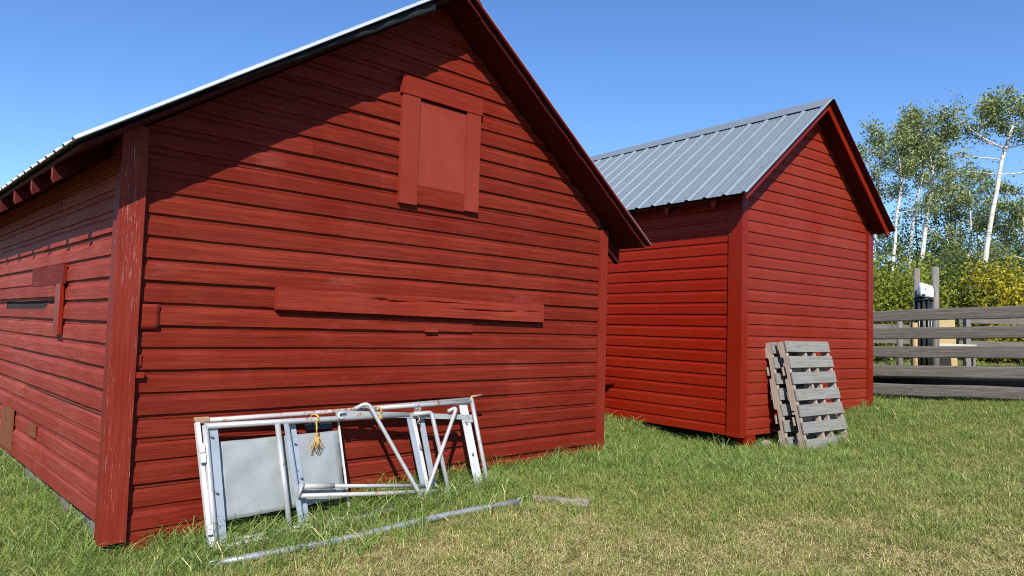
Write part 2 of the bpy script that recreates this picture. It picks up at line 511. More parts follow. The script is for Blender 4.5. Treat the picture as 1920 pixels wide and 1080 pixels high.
def build_roof(root, fr, zb, eaveL, ridge, eaveR, v0, v1, mat, mats):
    """both slopes: a roof part whose children are the ribbed sheets"""
    for side, (eu, ez) in (('l', eaveL), ('r', eaveR)):
        e = Vector((eu, 0, ez)); r = Vector((ridge[0], 0, ridge[1]))
        up = (r - e); L = up.length; up.normalize()
        roof = bpy.data.objects.new('roof_slope', None); roof.empty_display_size = .1
        link(roof, root)
        roof.location = (0, 0, 0)
        me = None
        n = math.ceil((v1 - v0) / .9144)
        for i in range(n):
            wdt = min(.9144, math.ceil((v1 - v0 - i * .9144) / .2286) * .2286)
            if me is None or abs(wdt - .9144) > 1e-4:
                me_i = roof_sheet_mesh('roof_sheet', mat, L + .01, wdt)
                if me is None: me = me_i
            else: me_i = me
            o = bpy.data.objects.new('roof_sheet', me_i)
            link(o, roof)
            # columns: x -> +v, y -> up, z -> outward
            X = Vector((0, 1, 0)); Y = up; Z = X.cross(Y)
            lift = .0015 * (i % 2)
            org = Vector((eu, v0 + i * .9144, ez - zb)) - Y * .01
            if Z.z < 0:
                X = -X; Z = X.cross(Y); org = org + Vector((0, wdt, 0))
            org += Z * lift
            o.matrix_local = Matrix(((X.x, Y.x, Z.x, org.x), (X.y, Y.y, Z.y, org.y), (X.z, Y.z, Z.z, org.z), (0, 0, 0, 1)))

# ---- shed A : the big weathered shed -------------------------------------------------------
ZA = -1.50
rootA = empty('shed', FA.w(0, 0, ZA), FA.t)
tag(rootA, 'big old red wooden shed with boarded-up gable window and a plank nailed on its front', 'shed')
LZ = lambda z: z - ZA
wA, dA = 4.70, 7.2
eLA, rdA, eRA = (-.356, .978), (2.40, 2.837), (5.05, .933)
slL = (rdA[1] - eLA[1]) / (rdA[0] - eLA[0]); slR = (rdA[1] - eRA[1]) / (eRA[0] - rdA[0])
TH = .075                                     # roof build-up measured vertically (sheet top to board underside)
def topA(u): return min(eLA[1] + slL * (u - eLA[0]), eRA[1] - slR * (u - eRA[0])) - TH
def loA(z): return max(.0, eLA[0] + (z + TH - eLA[1]) / slL)
def hiA(z): return min(wA, eRA[0] - (z + TH - eRA[1]) / slR)

backing = MB
fwA = poly_wall('front_wall', rootA, M_dark, [(.02, .0, LZ(-1.44)), (wA - .02, .0, LZ(-1.25)), (wA - .02, .0, LZ(topA(wA - .02))), (rdA[0], .0, LZ(topA(rdA[0]))), (.02, .0, LZ(topA(.02)))], (0, .06, 0))
lwA = poly_wall('side_wall', rootA, M_dark, [(0, dA, LZ(-1.2)), (0, .06, LZ(-1.27)), (0, .06, LZ(topA(0))), (0, dA, LZ(topA(0)))], (.06, 0, 0))
rwA = poly_wall('side_wall', rootA, M_redA, [(wA, .06, LZ(-1.3)), (wA, dA, LZ(-1.2)), (wA, dA, LZ(topA(wA))), (wA, .06, LZ(topA(wA)))], (-.06, 0, 0))
bwA = poly_wall('back_wall', rootA, M_redA, [(wA - .06, dA, LZ(-1.2)), (.06, dA, LZ(-1.2)), (.06, dA, LZ(topA(.06))), (rdA[0], dA, LZ(topA(rdA[0]))), (wA - .06, dA, LZ(topA(wA - .06)))], (0, -.06, 0))

PROF = [(0.0, .003), (0.0, .0195), (.015, .021), (.58, .0195), (.63, .0175), (.69, .0110), (.75, .0065), (.80, .0048), (.90, .0042), (1.10, .004)]
ptF = lambda s, off, z: (s, -off, LZ(z))
ptL = lambda s, off, z: (-off, s, LZ(z))
sA, z0A = .1423, .8095
for k in range(-15, 17):
    zb = z0A - k * sA                       # the lip of this board
    e = sA
    if k == 16: continue
    lo = lambda z: max(.10, loA(z) + .0); hi = lambda z: min(4.60, hiA(z) - .0)
    nt = []
    if k == 7 - 1: nt = [(.29, .42, .012)]
    if k in (2, 11, 12, 4): nt = [(random.uniform(.5, 4), 0, 0)]; nt = [(nt[0][0], nt[0][0] + .11, .007)]
    L = hi(zb) - lo(zb)
    if L < .05: continue
    if L > 2.2 and random.random() < .55:
        cut = lo(zb) + L * random.uniform(.22, .78)
        siding_board('siding_board', fwA, M_redA, ptF, lo, lambda z, c=cut: c - .001, zb, e, PROF, nt)
        siding_board('siding_board', fwA, M_redA, ptF, lambda z, c=cut: c + .001, hi, zb + random.uniform(-.002, .002), e, PROF, nt)
    else:
        siding_board('siding_board', fwA, M_redA, ptF, lo, hi, zb, e, PROF, nt)
# lowest front board, its lower edge following the ground
PB = [(0.0, .004), (0.0, .020), (.02, .0215), (.8, .019), (.9, .010), (1.06, .006)]
siding_board('siding_board', fwA, M_redA, ptF, lambda z: .10, lambda z: 4.60, -1.325 - .125, .125, PB, [(.10, .9, -.008)])

sAL, z0AL = .1413, .6771
for k in range(-2, 15):
    zb = z0AL - k * sAL
    if k == 14:
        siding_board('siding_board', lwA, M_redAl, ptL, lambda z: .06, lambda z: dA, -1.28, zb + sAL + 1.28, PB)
        continue
    nt = [(1.50, 3.82, .03)] if k == 4 else []
    if k in (4, 5):
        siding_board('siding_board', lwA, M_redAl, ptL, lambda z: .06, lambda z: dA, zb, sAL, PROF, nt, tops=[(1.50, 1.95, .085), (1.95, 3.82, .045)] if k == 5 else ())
        continue
    if random.random() < .6:
        cut = random.uniform(1.2, 4.0)
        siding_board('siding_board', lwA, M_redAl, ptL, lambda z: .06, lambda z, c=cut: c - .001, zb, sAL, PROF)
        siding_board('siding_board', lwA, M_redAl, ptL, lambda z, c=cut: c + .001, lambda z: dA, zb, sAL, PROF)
    else:
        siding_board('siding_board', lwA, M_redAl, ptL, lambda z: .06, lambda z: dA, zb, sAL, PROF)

def bx(name, parent, mat, o, a, b, c, bev=.003):
    mb = MB(); mb.box(o, a, b, c)
    ob = mb.build(name, mat, parent)
    if bev: bevel(ob, bev)
    return ob

# corner boards
bx('corner_board', rootA, M_redAc, (-.044, -.058, LZ(-1.375)), (0, 0, topA(0) + 1.43), (.148, 0, 0), (0, .034, 0), .006)
bx('corner_board', rootA, M_redAc, (-.044, -.022, LZ(-1.36)), (0, 0, topA(0) + 1.40), (0, .075, 0), (.020, 0, 0), .004)
bx('corner_board', rootA, M_redAt, (4.603, -.040, LZ(-1.28)), (0, 0, topA(4.7) + 1.24), (.115, 0, 0), (0, .036, 0), .004)
bx('corner_board', rootA, M_redAt, (4.72, -.036, LZ(-1.28)), (0, 0, topA(4.74) + 1.20), (0, .14, 0), (-.018, 0, 0), .004)
# nailed boards behind the corner
# gable window, boarded up
win = bpy.data.objects.new('gable_window', None); win.empty_display_size = .1; link(win, rootA)
bx('window_header', win, M_redAt, (1.997, -.062, LZ(1.902)), (.872, 0, 0), (0, 0, .152), (0, .04, 0), .006)
bx('window_jamb', win, M_panel, (2.012, -.056, LZ(.995)), (0, 0, .905), (.172, 0, 0), (0, .035, 0), .004)
bx('window_jamb', win, M_panel, (2.698, -.056, LZ(1.02)), (0, 0, .880), (.158, 0, 0), (0, .035, 0), .004)
bx('window_panel', win, M_panel, (2.186, -.036, LZ(1.17)), (0, 0, .712), (.510, 0, 0), (0, .015, 0), .002)
bx('window_sill', win, M_redA, (2.186, -.042, LZ(1.01)), (.510, 0, 0), (0, 0, .158), (0, .021, 0), .004)

# nailed plank with splits
def plank():
    mb = MB(); n = 40
    def row(off, zf):
        r = []
        for i in range(n + 1):
            f = i / n; u = 1.0 + 2.718 * f
            zlo = .085 + (.066 - .085) * f; zhi = .240 - .002 * f
            j = noise.noise(Vector((u * 3, zf * 5, 1))) * .003
            zz = zlo + (zhi - zlo) * zf + j * (1 if zf in (0, 1) else 0)
            gouge = 0
            for (cu, cz, lu, lz, d) in ((1.86, .72, .05, .07, .024), (1.99, .66, .12, .05, .020), (2.50, .75, .20, .03, .014), (2.95, .45, .28, .04, .020), (3.28, .48, .04, .05, .022), (2.9, .95, .25, .05, .018), (3.55, .55, .1, .04, .012)):
                gouge += d * math.exp(-((u - cu) / lu) ** 2 - ((zf - cz) / lz) ** 2)
            r.append((u, -(off - (gouge if off > .03 else 0)), LZ(zz)))
        return r
    zs = [0, .1, .2, .3, .38, .42, .46, .5, .54, .6, .64, .68, .72, .76, .82, .9, 1]
    rows = [row(.02, 0)] + [row(.072, z) for z in zs] + [row(.02, 1)]
    us = [[1 + 2.718 * i / n for i in range(n + 1)]] * len(rows)
    mb.grid(rows, us, [-.05] + [z * .155 for z in zs] + [.2])
    for i in (0, n):
        pts = [r[i] for r in rows]
        mb.face(pts[::-1] if i == 0 else pts)
    mb.build('nailed_plank', M_redAt, rootA)
plank()
bx('small_block', rootA, M_redAt, (2.337, -.042, LZ(-.052)), (.125, 0, 0), (0, 0, .056), (0, .022, 0))
# tin patch, slightly curled
def tin(name, u0, u1, z0, z1, curl, mat):
    mb = MB(); rows = []
    for j in range(7):
        f = j / 6
        z = z1 + (z0 - z1) * f
        off = .0265 + curl * max(0, f - .6) ** 1.5
        rows.append([(u0 + (u1 - u0) * i / 4, -off - .001 * math.sin(i), LZ(z)) for i in range(5)])
    rows = rows[::-1]
    mb.grid(rows, [[u0 + (u1 - u0) * i / 4 for i in range(5)]] * 7, [j * .02 for j in range(7)], smooth=True)
    o = mb.build(name, mat, rootA)
    s = o.modifiers.new('solid', 'SOLIDIFY'); s.thickness = .003
    return o
tin('tin_patch', .112, .238, -.072, .085, .008, M_redAt)
tin('tin_patch', .103, .148, -.31, -.235, .006, M_redAt)
bx('small_block', rootA, M_redAt, (.106, -.05, LZ(-.378)), (.052, 0, 0), (0, 0, .036), (0, .03, 0), .008)

# side wall repairs
bx('wall_batten', rootA, M_redBt, (-.052, 1.315, LZ(-.145)), (0, 0, .38), (0, .165, 0), (.026, 0, 0))
bx('patch_board', rootA, M_redA, (-.044, 1.28, LZ(.235)), (0, 1.15, 0), (0, 0, .150), (.020, 0, 0))
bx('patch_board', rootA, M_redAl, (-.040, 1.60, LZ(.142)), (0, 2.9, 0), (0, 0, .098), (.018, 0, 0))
bx('bare_board', rootA, M_brownply, (-.034, 2.95, LZ(-1.24)), (0, 0, .37), (0, .55, 0), (.012, 0, 0))
bx('bare_board', rootA, M_brownply, (-.034, 1.99, LZ(-1.0)), (0, .27, 0), (0, 0, .10), (.012, 0, 0))
# foundation blocks under the side wall
v = .12
while v < 4.6:
    wv = random.uniform(.20, .30)
    d = random.uniform(-.005, .05)
    bx('foundation_block', rootA, M_grey, (.02 + d, v, LZ(-1.60)), (0, 0, .335), (0, wv, 0), (.12, 0, 0), .006)
    v += wv + random.uniform(.09, .20)
bx('sill_beam', rootA, M_dark, (.09, .06, LZ(-1.45)), (0, dA - .1, 0), (0, 0, .25), (.12, 0, 0), 0)

# roof: sheathing boards, rafters, sheets
v0A, v1A = -.35, dA + .25
def sheathing(root, side, e, r, v0, v1, zb, mat, thick=.022, wid=.186, drop=.028):
    E = Vector((e[0], 0, e[1] - zb)); Rg = Vector((r[0], 0, r[1] - zb))
    up = Rg - E; L = up.length; up.normalize()
    nrm = Vector((-up.z, 0, up.x)) if up.x > 0 else Vector((up.z, 0, -up.x))
    n = int(L / wid)
    for i in range(n + 1):
        a = i * wid + .02; b = min(L - .02, a + wid - .004)
        if b - a < .03: continue
        o = E + up * a - nrm * (drop + thick)
        j = random.uniform(-.008, .006)
        mb = MB(); mb.box((o.x, v0 + j, o.z), (0, v1 - v0, 0), up * (b - a), nrm * thick)
        mb.build('sheathing_board', mat, root)
shL = bpy.data.objects.new('roof_boards', None); link(shL, rootA); shL.empty_display_size = .1
shR = bpy.data.objects.new('roof_boards', None); link(shR, rootA); shR.empty_display_size = .1
sheathing(shL, 'l', eLA, rdA, v0A + .045, v1A - .04, ZA, M_soffit_shade)
sheathing(shR, 'r', eRA, rdA, v0A + .045, v1A - .04, ZA, M_soffit_shade)
def rafter(root, e, s, u0, v, zb, mat, w=.05, hgt=.10, u1=None):
    """rafter tail from the eave inwards"""
    sgn = 1 if u1 > u0 else -1
    mb = MB()
    z0 = e[1] + s * abs(u0 - e[0]) - .062 - zb
    z1 = e[1] + s * abs(u1 - e[0]) - .062 - zb
    p = [(u0, z0), (u0, z0 - .075), (u0 + sgn * .012, z0 - hgt), (u1, z1 - hgt), (u1, z1)]
    A = [(a, v, b) for a, b in p]; B = [(a, v + w, b) for a, b in p]
    if sgn > 0: A, B = B, A
    mb.face(A); mb.face(B[::-1])
    for i in range(5):
        k = (i + 1) % 5
        mb.face([A[k], A[i], B[i], B[k]], mi=1 if i in (0, 1) else 0)
    return mb.build('rafter_tail', [M_soffit_shade, mat], root)  # sides take the shade-darkened red, ends a brighter red as if sunlit
vv = .35
while vv < dA:
    rafter(rootA, eLA, slL, eLA[0] + .03, vv, ZA, M_redAt, u1=.10)
    vv += .64
rafter(rootA, eRA, slR, eRA[0] - .05, .03, ZA, M_soffit_shade, u1=4.6, hgt=.17)
for q in range(1, 8):
    rafter(rootA, eRA, slR, eRA[0] - .05, .6 * q, ZA, M_soffit_shade, u1=4.6)
build_roof(rootA, FA, ZA, eLA, rdA, eRA, v0A, v1A, M_roofA, None)
# ridge cap
def ridge_cap(root, r, sl, sr, v0, v1, zb, mat, w=.17, lift=.026):
    mb = MB()
    pr = [(-w, -w * sl), (-w * .5, -w * .5 * sl), (-.012, -.006), (.012, -.006), (w * .5, -w * .5 * sr), (w, -w * sr)]
    rows = [[(r[0] + a, vq, r[1] - zb + b + lift) for a, b in pr] for vq in (v0, v1)]
    mb.grid(rows, [[a for a, b in pr]] * 2, [v0, v1])
    o = mb.build('ridge_cap', mat, root)
    s = o.modifiers.new('solid', 'SOLIDIFY'); s.thickness = .003; s.offset = 0
ridge_cap(rootA, rdA, slL, slR, v0A - .01, v1A, ZA, M_roofA)
# bright gable trim on the left rake (two lengths, upper one lapped over)
def rake_trim(name, root, e, r, fa, fb, v, zb, mat, hgt=.042, top=.03, out=.004, depth=.05, under=None):
    E = Vector((e[0], v, e[1] - zb)); Rg = Vector((r[0], v, r[1] - zb))
    a = E.lerp(Rg, fa); b = E.lerp(Rg, fb)
    up = (Rg - E).normalized()
    nrm = Vector((-up.z, 0, up.x)) if up.x > 0 else Vector((up.z, 0, -up.x))
    mb = MB()
    mb.box(a + nrm * (top - hgt) + Vector((0, -out, 0)), b - a, nrm * hgt, Vector((0, .003, 0)))
    mb.box(a + nrm * top + Vector((0, -out, 0)), b - a, nrm * .003, Vector((0, depth, 0)))
    return mb.build(name, mat, root)
rake_trim('rake_trim', rootA, eLA, rdA, 0, .30, v0A, ZA, M_roofA, hgt=.017, top=.0185)
rake_trim('rake_trim', rootA, eLA, rdA, .29, 1.0, v0A, ZA, M_roofA, hgt=.021, top=.0225, out=.010)
# black felt hanging under the rake
def felt():
    mb = MB(); n = 40; rows = []
    E = Vector((eLA[0], 0, eLA[1] - ZA)); Rg = Vector((rdA[0], 0, rdA[1] - ZA)); up = (Rg - E).normalized(); nr = Vector((-up.z, 0, up.x))
    L = (Rg - E).length
    for j in range(6):
        r = []
        for i in range(n + 1):
            f = i / n; s = L * (.275 + f * .60)
            wd = (.014 + .058 * f ** .8) * (1 - .45 * abs(math.sin(f * 9.5)) * (1 - f)) 
            p = E + up * s - nr * (.012 + wd * j / 5)
            bulge = math.sin(math.pi * j / 5) * .010 + .006 * math.sin(i * 1.1)
            r.append((p.x, v0A + .012 - bulge, p.z))
        rows.append(r)
    mb.grid(rows, [[i * .05 for i in range(n + 1)]] * 6, [j * .02 for j in range(6)], smooth=True, flip=True)
    o = mb.build('felt_strip', M_tar, rootA)
    s = o.modifiers.new('solid', 'SOLIDIFY'); s.thickness = .006
felt()
# right rake: dark red trim outside the roof boards
def rake_board(name, root, e, r, v, zb, mat, w, drop, thick):
    E = Vector((e[0], v, e[1] - zb)); Rg = Vector((r[0], v, r[1] - zb))
    up = (Rg - E).normalized(); nrm = Vector((-up.z, 0, up.x)) if up.x > 0 else Vector((up.z, 0, -up.x))
    mb = MB(); mb.box(E - nrm * drop, Rg - E, Vector((0, w, 0)), nrm * thick)
    return mb.build(name, mat, root)
rake_board('rake_trim', rootA, eRA, rdA, v0A - .004, ZA, M_soffit_shade, .052, .014, .012)
rake_board('rake_trim', rootA, eRA, rdA, v0A - .008, ZA, M_redAt, .006, .004, .012)

# ---- shed B : the smaller shed behind ------------------------------------------------------
ZB = -1.16
rootB = empty('shed', FB.w(0, 0, ZB), FB.t)
rootB.scale = (KB, KB, KB)
tag(rootB, 'smaller glossy red shed with blue-grey ribbed metal roof and pallets leaning on it', 'shed')
LB = lambda z: z - ZB
wB, dB = 2.64, 4.6
eLB, rdB, eRB = (-.268, 1.362), (1.288, 2.603), (2.715, 1.30)
bl = (rdB[1] - eLB[1]) / (rdB[0] - eLB[0]); brs = (rdB[1] - eRB[1]) / (eRB[0] - rdB[0])
THB = .07
def topB(u): return min(eLB[1] + bl * (u - eLB[0]), eRB[1] - brs * (u - eRB[0])) - THB
def loB(z): return max(.0, eLB[0] + (z + THB - eLB[1]) / bl)
def hiB(z): return min(wB, eRB[0] - (z + THB - eRB[1]) / brs)
botB = lambda u: -1.0
fwB = poly_wall('front_wall', rootB, M_dark, [(.02, 0, LB(-.92)), (wB - .02, 0, LB(-.86)), (wB - .02, 0, LB(topB(wB - .02))), (rdB[0], 0, LB(topB(rdB[0]))), (.02, 0, LB(topB(.02)))], (0, .05, 0))
lwB = poly_wall('side_wall', rootB, M_dark, [(0, dB, LB(-1.0)), (0, .05, LB(-.97)), (0, .05, LB(topB(0))), (0, dB, LB(topB(0)))], (.05, 0, 0))
rwB = poly_wall('side_wall', rootB, M_redB, [(wB, .05, LB(-.92)), (wB, dB, LB(-.9)), (wB, dB, LB(topB(wB))), (wB, .05, LB(topB(wB)))], (-.05, 0, 0))
bwB = poly_wall('back_wall', rootB, M_redB, [(wB - .05, dB, LB(-.95)), (.05, dB, LB(-.95)), (.05, dB, LB(topB(.05))), (rdB[0], dB, LB(topB(rdB[0]))), (wB - .05, dB, LB(topB(wB - .05)))], (0, -.05, 0))
PROFB = [(0.0, .003), (0.0, .0125), (.02, .0135), (.67, .013), (.71, .0108), (.77, .0060), (.81, .0044), (.90, .0038), (1.08, .0035)]
ptFB = lambda s, off, z: (s, -off, LB(z))
ptLB = lambda s, off, z: (-off, s, LB(z))
for k in range(-11, 21):
    zb = 1.281 - .1168 * k
    e = .1168
    lo = lambda z: max(.075, loB(z)); hi = lambda z: min(2.53, hiB(z))
    if hi(zb) - lo(zb) < .05: continue
    if k == 20: zb = -1.0; e = 1.281 - .1168 * 19 + 1.0
    nt = []
    if k in (9, 10): nt = [(1.0 + .25 * (k - 9), 1.35 + .25 * (k - 9), .008)]
    siding_board('siding_board', fwB, M_redBf, ptFB, lo, hi, zb, e, PROFB, nt, rough=.35)
for k in range(-2, 18):
    zb = 1.0658 - .1228 * k
    e = .1228
    if k == 17: zb = -1.005; e = 1.0658 - .1228 * 16 + 1.005
    if k in (7, 12):
        cut = 1.05 if k == 7 else 2.2
        siding_board('siding_board', lwB, M_redB, ptLB, lambda z: .128, lambda z: cut - .001, zb, e, PROFB, rough=.25)
        siding_board('siding_board', lwB, M_redB, ptLB, lambda z: cut + .001, lambda z: dB, zb, e, PROFB, rough=.25)
    else:
        siding_board('siding_board', lwB, M_redB, ptLB, lambda z: .128, lambda z: dB, zb, e, PROFB, rough=.25)
bx('corner_board', rootB, M_redBt, (-.030, -.008, LB(-1.01)), (0, 0, topB(0) + .99), (0, .132, 0), (.028, 0, 0), .004)
bx('corner_board', rootB, M_redBt, (-.030, -.036, LB(-1.01)), (0, 0, topB(0) + .99), (.102, 0, 0), (0, .027, 0), .006)
bx('corner_board', rootB, M_redBt, (2.532, -.034, LB(-.90)), (0, 0, topB(2.6) + .88), (.12, 0, 0), (0, .030, 0), .005)
bx('patch_board', rootB, M_redB, (.508, -.034, LB(-.885)), (0, 0, .155), (.14, 0, 0), (0, .014, 0), .003)
bx('foundation_post', rootB, M_redBt, (.125, -.01, LB(-1.32)), (0, 0, .335), (.14, 0, 0), (0, .14, 0), .006)
bx('foundation_post', rootB, M_grey, (.10, 1.4, LB(-1.40)), (0, 0, .40), (.16, 0, 0), (0, .18, 0), .006)
bx('foundation_post', rootB, M_grey, (2.3, .05, LB(-1.2)), (0, 0, .26), (.16, 0, 0), (0, .18, 0), .006)
v0B, v1B = -.225, dB + .2
shLB = bpy.data.objects.new('roof_boards', None); link(shLB, rootB); shLB.empty_display_size = .1
shRB = bpy.data.objects.new('roof_boards', None); link(shRB, rootB); shRB.empty_display_size = .1
sheathing(shLB, 'l', eLB, rdB, v0B + .05, v1B - .03, ZB, M_soffit_shade)
sheathing(shRB, 'r', eRB, rdB, v0B + .05, v1B - .03, ZB, M_soffit_shade)
for q in range(0, 8):
    rafter(rootB, eLB, bl, eLB[0] + .06, .16 + q * .60, ZB, M_redBt, u1=.08, hgt=.10)
    rafter(rootB, eRB, brs, eRB[0] - .02, .16 + q * .60, ZB, M_redBt, u1=2.5, hgt=.10)
def fascia(root, e, r, v, zb, mat, hgt, drop, thick=.02, ext=0.0):
    E = Vector((e[0], v, e[1] - zb)); Rg = Vector((r[0], v, r[1] - zb))
    up = (Rg - E).normalized(); nrm = Vector((-up.z, 0, up.x)) if up.x > 0 else Vector((up.z, 0, -up.x))
    mb = MB()
    a = E - up * ext - nrm * (drop + hgt); b = Rg - nrm * (drop + hgt)
    a2 = a + nrm * hgt; b2 = b + nrm * hgt
    # mitre at the ridge: both edges end on the vertical through the ridge
    def to_ridge(p):
        t = (Rg.x - p.x) / up.x
        return p + up * t
    b, b2 = to_ridge(a), to_ridge(a2)
    ty = Vector((0, thick, 0))
    q = [a, b, b2, a2]
    if up.x < 0: q = [b, a, a2, b2]
    L = (b - a).length
    uvs = [(0, 0), (L, 0), (L, hgt), (0, hgt)]
    mb.face(q, uvs); mb.face([p + ty for p in reversed(q)], uvs[::-1])
    for i in range(4):
        p0, p1 = q[i], q[(i + 1) % 4]
        mb.face([p0 + ty, p1 + ty, p1, p0], [(0, 0), (L, 0), (L, thick), (0, thick)])
    o = mb.build('fascia', mat, root); bevel(o, .003)
    return o
fascia(rootB, eLB, rdB, v0B + .022, ZB, M_redBt, .072, .010, ext=-.015)
fascia(rootB, eRB, rdB, v0B + .022, ZB, M_redBt, .072, .010, ext=.02)
build_roof(rootB, FB, ZB, eLB, rdB, eRB, v0B, v1B, M_roofB, None)
ridge_cap(rootB, rdB, bl, brs, v0B - .012, v1B, ZB, M_roofB, w=.16, lift=.028)
rake_board('rake_trim', rootB, eRB, rdB, v0B - .045, ZB, M_soffit_shade, .065, .006, .010)
# screw heads on the visible slope (hundreds, tiny)
mb = MB()
upB = (Vector((rdB[0], 0, rdB[1])) - Vector((eLB[0], 0, eLB[1]))); LBs = upB.length; upB.normalize(); nB = Vector((-upB.z, 0, upB.x))
for i in range(20):
    for j in range(5):
        p = Vector((eLB[0], v0B + .06 + i * .2286, eLB[1] - ZB)) + upB * (.06 + j * (LBs - .3) / 4) + nB * .005
        mb.box(p, upB * .012, Vector((0, .012, 0)), nB * .007)
o = mb.build('roof_screws', M_steel, rootB); o['kind'] = 'stuff'

# ------------------------------------------------------------------ the leaning livestock panel (shed A local coordinates)
def A3(p, dz=0): return (p[0], p[1], p[2])
gate = empty('livestock_gate', FA.w(1.6, -.40, -1.45), FA.t)
tag(gate, 'silver metal livestock gate frame with a sheet panel leaning against the big red shed', 'gate')
GO = Vector((1.6, -.40, -1.45))
def G(p): return Vector(p) - GO
def gt(name, pts, r, mat, n=12):
    mb = MB(); mb.tube([G(p) for p in pts], r, n)
    return mb.build(name, mat, gate)
PN = Vector((.0472, .9421, -.3297)).normalized()          # plane normal towards the wall
def gbar(name, a, b, wdt, thick, mat, side=Vector((1, 0, 0)), off=0.0):
    """flat bar from a to b, width wdt along 'side'"""
    a, b = G(a), G(b)
    ax = b - a
    s = (side - ax.normalized() * side.dot(ax.normalized())).normalized() * wdt
    nn = ax.cross(s).normalized()
    if nn.dot(PN) < 0: nn = -nn
    mb = MB(); mb.box(a + nn * off, ax, s, nn * thick)
    o = mb.build(name, mat, gate); bevel(o, .002)
    return o
gt('end_tube', [(.523, -.116, -.690), (.528, -.173, -.867), (.531, -.279, -1.168), (.536, -.376, -1.446)], .019, M_steel)
gbar('end_flange', (.470, -.095, -.668), (.495, -.362, -1.41), .028, .03, M_whitesteel)
for (z, vq, uq) in ((-.80, -.150, .474), (-.86, -.172, .476), (-1.28, -.318, .488), (-1.35, -.342, .490)):
    bx('hinge_plate', gate, M_whitesteel, G((uq - .004, vq - .012, z)), (0, -.02, -.055), (.034, 0, 0), (0, -.014, .005), .002)
gbar('angle_upright', (.548, -.105, -.705), (.548, -.362, -1.43), .062, .006, M_bluesteel)
gbar('angle_upright', (.545, -.105, -.705), (.545, -.362, -1.43), .005, .05, M_bluesteel)
gt('top_tube', [(.500, -.072, -.664), (1.0, -.095, -.660), (1.468, -.116, -.655), (2.738, -.167, -.618)], .017, M_steelrust)
gt('lower_top_tube', [(.521, -.113, -.696), (1.226, -.150, -.700), (2.081, -.196, -.710)], .020, M_steel)
gt('upper_brace_tube', [(1.80, -.157, -.645), (2.725, -.202, -.637)], .018, M_steel)
gbar('lever_bar', (1.452, -.160, -.640), (2.702, -.240, -.742), .042, .008, M_bar, side=Vector((0, -.3, -1)))
# dented sheet panel
def sheet():
    c = [Vector((.590, -.104, -.805)), Vector((1.496, -.146, -.790)), Vector((1.478, -.306, -1.250)), Vector((.606, -.272, -1.285))]
    mb = MB(); n = 16; rows = []
    for j in range(n + 1):
        r = []
        for i in range(n + 1):
            a = c[0].lerp(c[1], i / n); b = c[3].lerp(c[2], i / n)
            p = a.lerp(b, j / n)
            k = noise.noise(Vector((i * .35, j * .30, 4))) * .012 + noise.noise(Vector((i * .9, j * .7, 8))) * .005 + .006 * math.exp(-((i - 9.5 - (j - 6) * .5) / .8) ** 2 - ((j - 7) / 2.5) ** 2)
            r.append(G(p + PN * (.012 + k)))
        rows.append(r)
    rows = rows[::-1]
    mb.grid(rows, [[i * .055 for i in range(n + 1)]] * (n + 1), [j * .03 for j in range(n + 1)], smooth=True)
    o = mb.build('sheet_panel', M_sheet, gate)
    s = o.modifiers.new('solid', 'SOLIDIFY'); s.thickness = .003
sheet()
gbar('panel_edge', (1.490, -.115, -.690), (1.482, -.375, -1.42), .012, .012, M_whitesteel)
gbar('black_latch', (1.26, -.075, -.735), (1.46, -.085, -.73), .05, .03, M_black, side=Vector((0, -.3, -1)))
gt('upright_tube', [(1.001, -.160, -.710), (1.017, -.390, -1.408)], .019, M_steel)
gbar('channel_upright', (1.048, -.150, -.690), (1.085, -.405, -1.430), .034, .006, M_bluesteel)
gbar('channel_upright', (1.079, -.150, -.690), (1.116, -.405, -1.430), .006, .055, M_bluesteel)
gbar('channel_upright', (1.120, -.095, -.715), (1.140, -.330, -1.36), .045, .006, M_bluesteel)
gt('sleeve_tube', [(1.105, -.318, -1.122), (1.360, -.332, -1.148)], .019, M_steelrust)
gt('slide_tube', [(1.36, -.334, -1.148), (2.110, -.395, -1.231)], .013, M_steel)
gt('slide_tube', [(1.104, -.330, -1.182), (1.679, -.375, -1.238), (2.335, -.425, -1.290)], .0155, M_steelrust)
gt('latch_hook', [(1.13, -.33, -1.110), (1.105, -.345, -1.125), (1.085, -.35, -1.185)], .010, M_steel)
def bend(pts, rad=.035, seg=5):
    out = [Vector(pts[0])]
    for i in range(1, len(pts) - 1):
        p0, p1, p2 = Vector(pts[i - 1]), Vector(pts[i]), Vector(pts[i + 1])
        a = p1 + (p0 - p1).normalized() * min(rad, (p0 - p1).length * .45); b = p1 + (p2 - p1).normalized() * min(rad, (p2 - p1).length * .45)
        for k in range(seg + 1):
            t = k / seg
            out.append(a * (1 - t) ** 2 + p1 * 2 * t * (1 - t) + b * t * t)
    out.append(Vector(pts[-1]))
    return out
gt('bent_handle', bend([(1.600, -.165, -.640), (1.700, -.195, -.592), (2.050, -.470, -1.325), (2.525, -.250, -.665), (2.44, -.235, -.70)], .05), .0155, M_steel)
gt('bent_upright', bend([(2.10, -.225, -.702), (2.271, -.240, -.697), (2.325, -.500, -1.462)], .03), .0175, M_steel)
gbar('channel_upright', (2.055, -.200, -.714), (2.100, -.455, -1.450), .046, .006, M_bluesteel)
gbar('channel_upright', (2.100, -.200, -.714), (2.145, -.455, -1.450), .034, .007, M_whitesteel)
gbar('channel_upright', (2.200, -.155, -.720), (2.215, -.345, -1.270), .052, .006, M_bluesteel)
gbar('end_plate', (2.592, -.195, -.650), (2.602, -.455, -1.38), .082, .006, M_whitesteel)
gbar('end_plate', (2.672, -.195, -.650), (2.684, -.455, -1.38), .006, .05, M_whitesteel)
gbar('plate_clip', (2.600, -.245, -.775), (2.70, -.248, -.775), .028, .012, M_steel, side=Vector((0, -.3, -1)))
